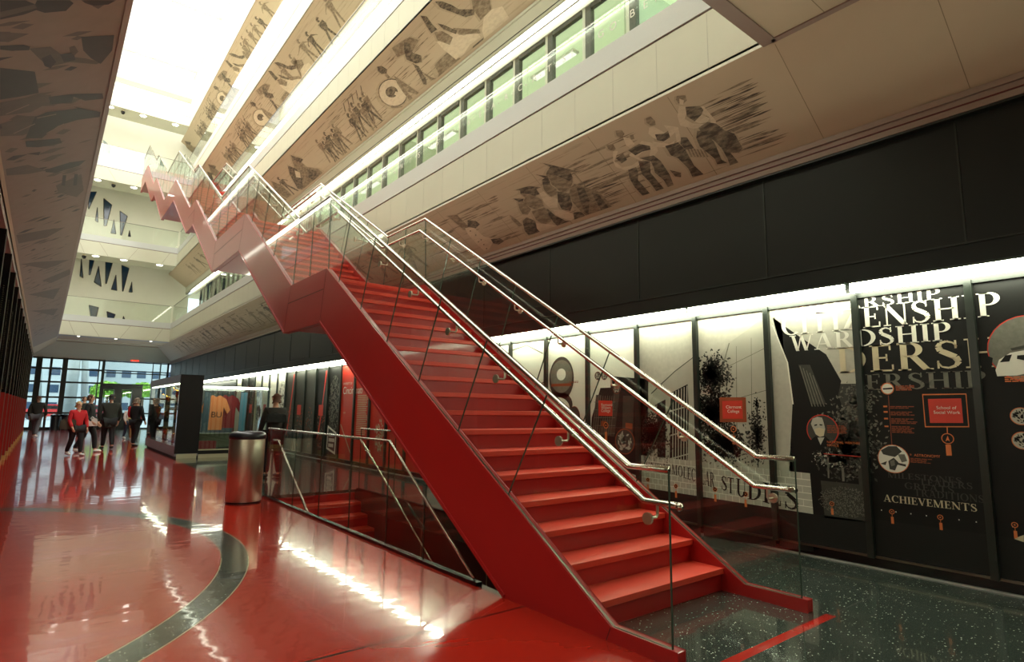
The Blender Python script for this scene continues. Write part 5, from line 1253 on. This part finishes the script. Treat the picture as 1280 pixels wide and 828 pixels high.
def person(label, x, y, h, yaw, hair, top, trou, shoes, stride=.22, arms=(0, 0), bend=(.15, .15), coat=0, hairlen=0, build=1.0, lift=(0, 0)):
    """front looks along -Y before the yaw; everything in units of body height"""
    t = thing('person', label, 'person', (x, y, 0)); t.rotation_euler = (0, 0, yaw); t.scale = (h, h, h)
    N = []; E_ = []
    def n(px, py, pz, r, par=None):
        N.append((px, py, pz, r)); i = len(N)-1
        if par is not None: E_.append((par, i))
        return i
    b = build
    pel = n(0, 0, .52, (.085*b, .062*b)); sp = n(0, -.005, .62, (.072*b, .055*b), pel); ch = n(0, 0, .73, (.09*b, .062*b), sp); nk0 = n(0, .005, .815, .034, ch); nk = n(0, 0, .86, .03, nk0)
    hd = n(0, -.008, .905, (.04, .048), nk); ht = n(0, -.003, .955, (.04, .05), hd); tp = n(0, 0, .985, (.022, .028), ht)
    arm_pts = []
    for s, sw, bd in ((-1, arms[0], bend[0]), (1, arms[1], bend[1])):
        sh = n(s*.105*b, 0, .80, .034, ch)
        el = (s*(.125*b+.01), -.17*math.sin(sw), .80-.17*math.cos(sw)); e = n(*el, .025, sh)
        wr = (s*.125*b, el[1]-.15*math.sin(sw+bd), el[2]-.15*math.cos(sw+bd)); w = n(*wr, .017, e)
        dr = Vector((0, -math.sin(sw+bd), -math.cos(sw+bd)))
        pm = Vector(wr)+dr*.035; p = n(pm.x, pm.y, pm.z, (.012, .02), w)
        side = Vector((0, dr.z, -dr.y))
        for k, (o_, l) in enumerate(((-.018, .036), (-.006, .042), (.006, .04), (.017, .032))):
            f1 = pm+side*o_+dr*.018; f2 = f1+dr*l*.5+Vector((-s*.006, 0, 0)); f3 = f2+dr*l*.4+Vector((-s*.012, 0, 0))
            a = n(*f1, .0052, p); a = n(*f2, .0048, a); n(*f3, .004, a)
        th = pm-side*-.02+dr*-.01; a = n(*(pm+side*-.022-dr*.006), .006, w); n(*(pm+side*-.034+dr*.018+Vector((-s*.008, 0, 0))), .005, a)
        arm_pts.append(((s*.105*b, 0, .80), el, wr))
    leg_pts = []
    for s in (-1, 1):
        fw = -stride*s*.5
        hip = n(s*.048*b, 0, .50, .058*b, pel)
        up = lift[0 if s < 0 else 1]
        kn = (s*.05, fw*.55-.012-abs(stride)*.06-up*.1, .285+up*.02); k_ = n(*kn, .036, hip)
        an = (s*.052, fw+.01+(.03 if fw > 0 else 0), .045+up*.06+(.02 if fw > .05 else 0)); a_ = n(*an, .023, k_)
        to = (s*.058, fw-.085, .018+up*.03); n(*to, .017, a_)
        leg_pts.append(((s*.048*b, 0, .5), kn, an, to))
    body = skinned('body', N, E_, pel, SKIN, t, 1)
    # jacket or shirt
    J = [(0, 0, .50 if not coat else .50, (.098*b, .075*b)), (0, -.005, .62, (.086*b, .068*b)), (0, 0, .73, (.105*b, .076*b)), (0, .003, .815, (.05, .048)), (0, .002, .838, (.037, .037))]
    JE = [(0, 1), (1, 2), (2, 3), (3, 4)]
    if coat: J.append((0, .006, .50-coat, (.105*b, .085*b))); JE.append((0, len(J)-1))
    for sh, el, wr in arm_pts:
        i = len(J); e2 = Vector(el)+(Vector(wr)-Vector(el))*.93
        J += [(*sh, .042), (*el, .034), (*e2, .027)]; JE += [(2, i), (i, i+1), (i+1, i+2)]
    skinned('jacket' if not coat else 'coat', J, JE, 0, top, t, 2)
    T = [(0, 0, .515, (.092*b, .07*b))]; TE = []
    for hp_, kn, an, to in leg_pts:
        i = len(T); T += [(*hp_, .068*b), (*kn, .047), (an[0], an[1], an[2]+.004, .036)]; TE += [(0, i), (i, i+1), (i+1, i+2)]
    skinned('trousers', T, TE, 0, trou, t, 1)
    for hp_, kn, an, to in leg_pts:
        skinned('shoe', [(an[0], an[1]+.02, an[2]-.02, (.033, .03)), (an[0], an[1]-.03, an[2]-.018, (.035, .028)), (to[0], to[1]-.012, to[2]+.004, (.031, .022))], [(0, 1), (1, 2)], 0, shoes, t, 1)
    HN = [(0, .022, .893, (.036, .026)), (0, .016, .925, (.045, .042)), (0, .010, .958, (.046, .05)), (0, .006, .984, (.036, .042)), (0, .006, 1.0, (.014, .016))]; HE = [(0, 1), (1, 2), (2, 3), (3, 4)]
    if hairlen: HN.append((0, .024, .893-hairlen, (.044, .028))); HE.append((0, 5))
    skinned('hair', HN, HE, 1, hair, t, 2)
    f = MB(); f.lathe([(.001, -.018), (.008, -.012), (.004, .012), (.001, .014)], (0, -.052, .925), SKIN, 8); f.build('nose').parent = t
    for s in (-1, 1):
        e = MB().lathe([(.001, -.006), (.006, 0), (.001, .006)], (s*.017, -.046, .943), P_BLACK, 8).build('eye'); e.parent = t
        e = MB().lathe([(.004, -.016), (.008, 0), (.007, .012), (.002, .018)], (s*.046, .004, .932), SKIN, 8).build('ear'); e.parent = t
    e = MB().box((-.016, -.0505, .900), (.016, -.047, .904), mat('lips', (150, 84, 76), .5)).build('mouth'); e.parent = t
    return t
cl = lambda n, c: mat('cloth_'+n, c, .85, bump=.1, bscale=120)
BRH = mat('hair_brown', (86, 56, 38), .7); BLH = mat('hair_blond', (186, 150, 96), .7); GRH = mat('hair_grey', (140, 124, 108), .7); DKH = mat('hair_dark', (40, 32, 28), .7)
SHW = mat('shoe_white', (214, 212, 208), .5); SHB = mat('shoe_black', (26, 26, 28), .4)
NV = cl('dark_olive', (38, 40, 34)); BK = cl('black', (24, 25, 28)); GY = cl('grey', (92, 92, 96)); RD = cl('red', (190, 26, 34)); TN = cl('tan', (180, 150, 96)); WH = cl('white', (214, 204, 200)); DB = cl('denim', (48, 60, 84))
person('man in dark jacket and grey trousers walking away by the red fins', -.16, 32.9, 1.80, PI-.25, BRH, NV, GY, SHW, .26, (.25, -.2), (.3, .3), build=1.15)
p_red = person('blond woman in red jacket and black trousers with shoulder bag', .80, 20.6, 1.52, .5, BLH, RD, BK, SHW, .2, (.15, .1), (.5, .3), hairlen=.03, build=1.12)
tallm = person('tall man in black jacket beside the woman in red, holding something white', 1.13, 21.9, 1.74, 1.2, BRH, BK, BK, SHW, .24, (-.1, .1), (.9, .5))
person('brown-haired person in dark clothes hidden behind the tall man in black', 1.50, 33.9, 1.82, .4, BRH, NV, GY, SHB, .1)
person('man in long dark overcoat walking away in the middle of the group', 1.74, 23.2, 1.79, PI+.1, DKH, NV, BK, SHB, .2, (.1, -.1), (.3, .4), coat=.12, build=1.22)
person('child in white shirt and jeans with dark hair between the two men in coats', 2.93, 30.0, 1.42, .3, DKH, WH, DB, SHW, .14, (.2, 0), (.4, .2))
person('person in red top and tan trousers behind the grey-haired man', 3.0, 29.0, 1.66, 2.6, BRH, RD, TN, SHW, .12, (.1, .2), (.5, .4))
person('grey-haired man in long black coat standing at the trophy case', 2.62, 24.6, 1.70, 2.3, GRH, BK, BK, SHB, .08, (.1, .1), (.5, .4), coat=.16)
person('man in dark jacket seen from behind beyond the stairwell glass', 3.75, 12.5, 1.70, PI+.15, BRH, NV, BK, SHB, .08, (.1, .1), (.5, .5), build=1.05)
def bag(label, x, y, z, w, h, mt, strap=None, name='shoulder_bag', cat='bag'):
    t = thing(name, label, cat, (x, y, z)); P = [(-.5, .1), (-.45, 0), (.45, 0), (.5, .1), (.46, .85), (.38, 1), (-.38, 1), (-.46, .85)]
    MB().prism([(x+a*w, y, z+b*h) for a, b in P], (0, .12, 0), mt).build('body', t, bevel=.02)
    if strap: MB().tube([(x-w*.35, y+.06, z+h*.95), strap, (x+w*.35, y+.06, z+h*.95)], .011, mt, 6).build('strap', t, smooth=True)
    return t
bag('olive brown bag hanging at the side of the woman in red', .60, 20.45, .76, .34, .24, cl('bag_brown', (70, 62, 48)), (.66, 20.55, 1.22))
bag('white carrier bag held by the tall man in black', 1.20, 21.62, .80, .24, .2, WH, (1.2, 21.7, 1.06), 'carrier_bag')
bag('black bag slung across the back of the man beyond the stairwell', 3.72, 12.26, 1.12, .36, .14, BLACKG, (3.72, 12.4, 1.3))
for i, (x, w_) in enumerate(((.62, 'left'), (1.1, 'right'))):
    t = thing('litter_bin', 'dark litter bin at the entrance glass, %s one of the pair' % w_, 'bin', (x, 42.3, 0), 'dark bins by the entrance')
    MB().lathe([(.2, 0), (.22, .75)], (x, 42.3, 0), PLAST, 20).build('body', t); MB().lathe([(.24, .75), (.24, .84), (.1, .9), (.001, .9)], (x, 42.3, 0), BLACKG, 20).build('lid', t)

# ================================================================== light, sky, camera
w = bpy.data.worlds.new('sky'); bpy.context.scene.world = w; w.use_nodes = True
N = w.node_tree.nodes; bg = N['Background']; bg.inputs[0].default_value = (.72, .87, 1, 1); bg.inputs[1].default_value = 2.9
def area(name, loc, rot, sx, sy, power, colr=(1, .985, .93)):
    l = bpy.data.lights.new(name, 'AREA'); l.shape = 'RECTANGLE'; l.size = sx; l.size_y = sy; l.energy = power; l.color = colr
    o = bpy.data.objects.new(name, l); C.objects.link(o); o.location = loc; o.rotation_euler = rot; return o
area('skylight_daylight', (2.7, 19.5, 20.4), (0, 0, 0), 4.6, 33, 2700)
sc = bpy.context.scene
cam = bpy.data.cameras.new('camera'); co = bpy.data.objects.new('camera', cam); C.objects.link(co)
cam.sensor_width = 36; cam.lens = F/1280*36; cam.clip_end = 400; cam.clip_start = .05
R = Matrix((CR, CU, -CF)).transposed(); co.matrix_world = Matrix.Translation((0, 0, EYE)) @ R.to_4x4()
sc.camera = co
sc.view_settings.view_transform = 'Standard'; sc.view_settings.look = 'None'; sc.view_settings.gamma = 1; sc.view_settings.use_curve_mapping = False
sc.view_settings.exposure = .42
sc.cycles.max_bounces = 10; sc.cycles.transparent_max_bounces = 24; sc.cycles.glossy_bounces = 5; sc.cycles.diffuse_bounces = 4
sc.cycles.sample_clamp_indirect = 6; sc.cycles.use_denoising = True
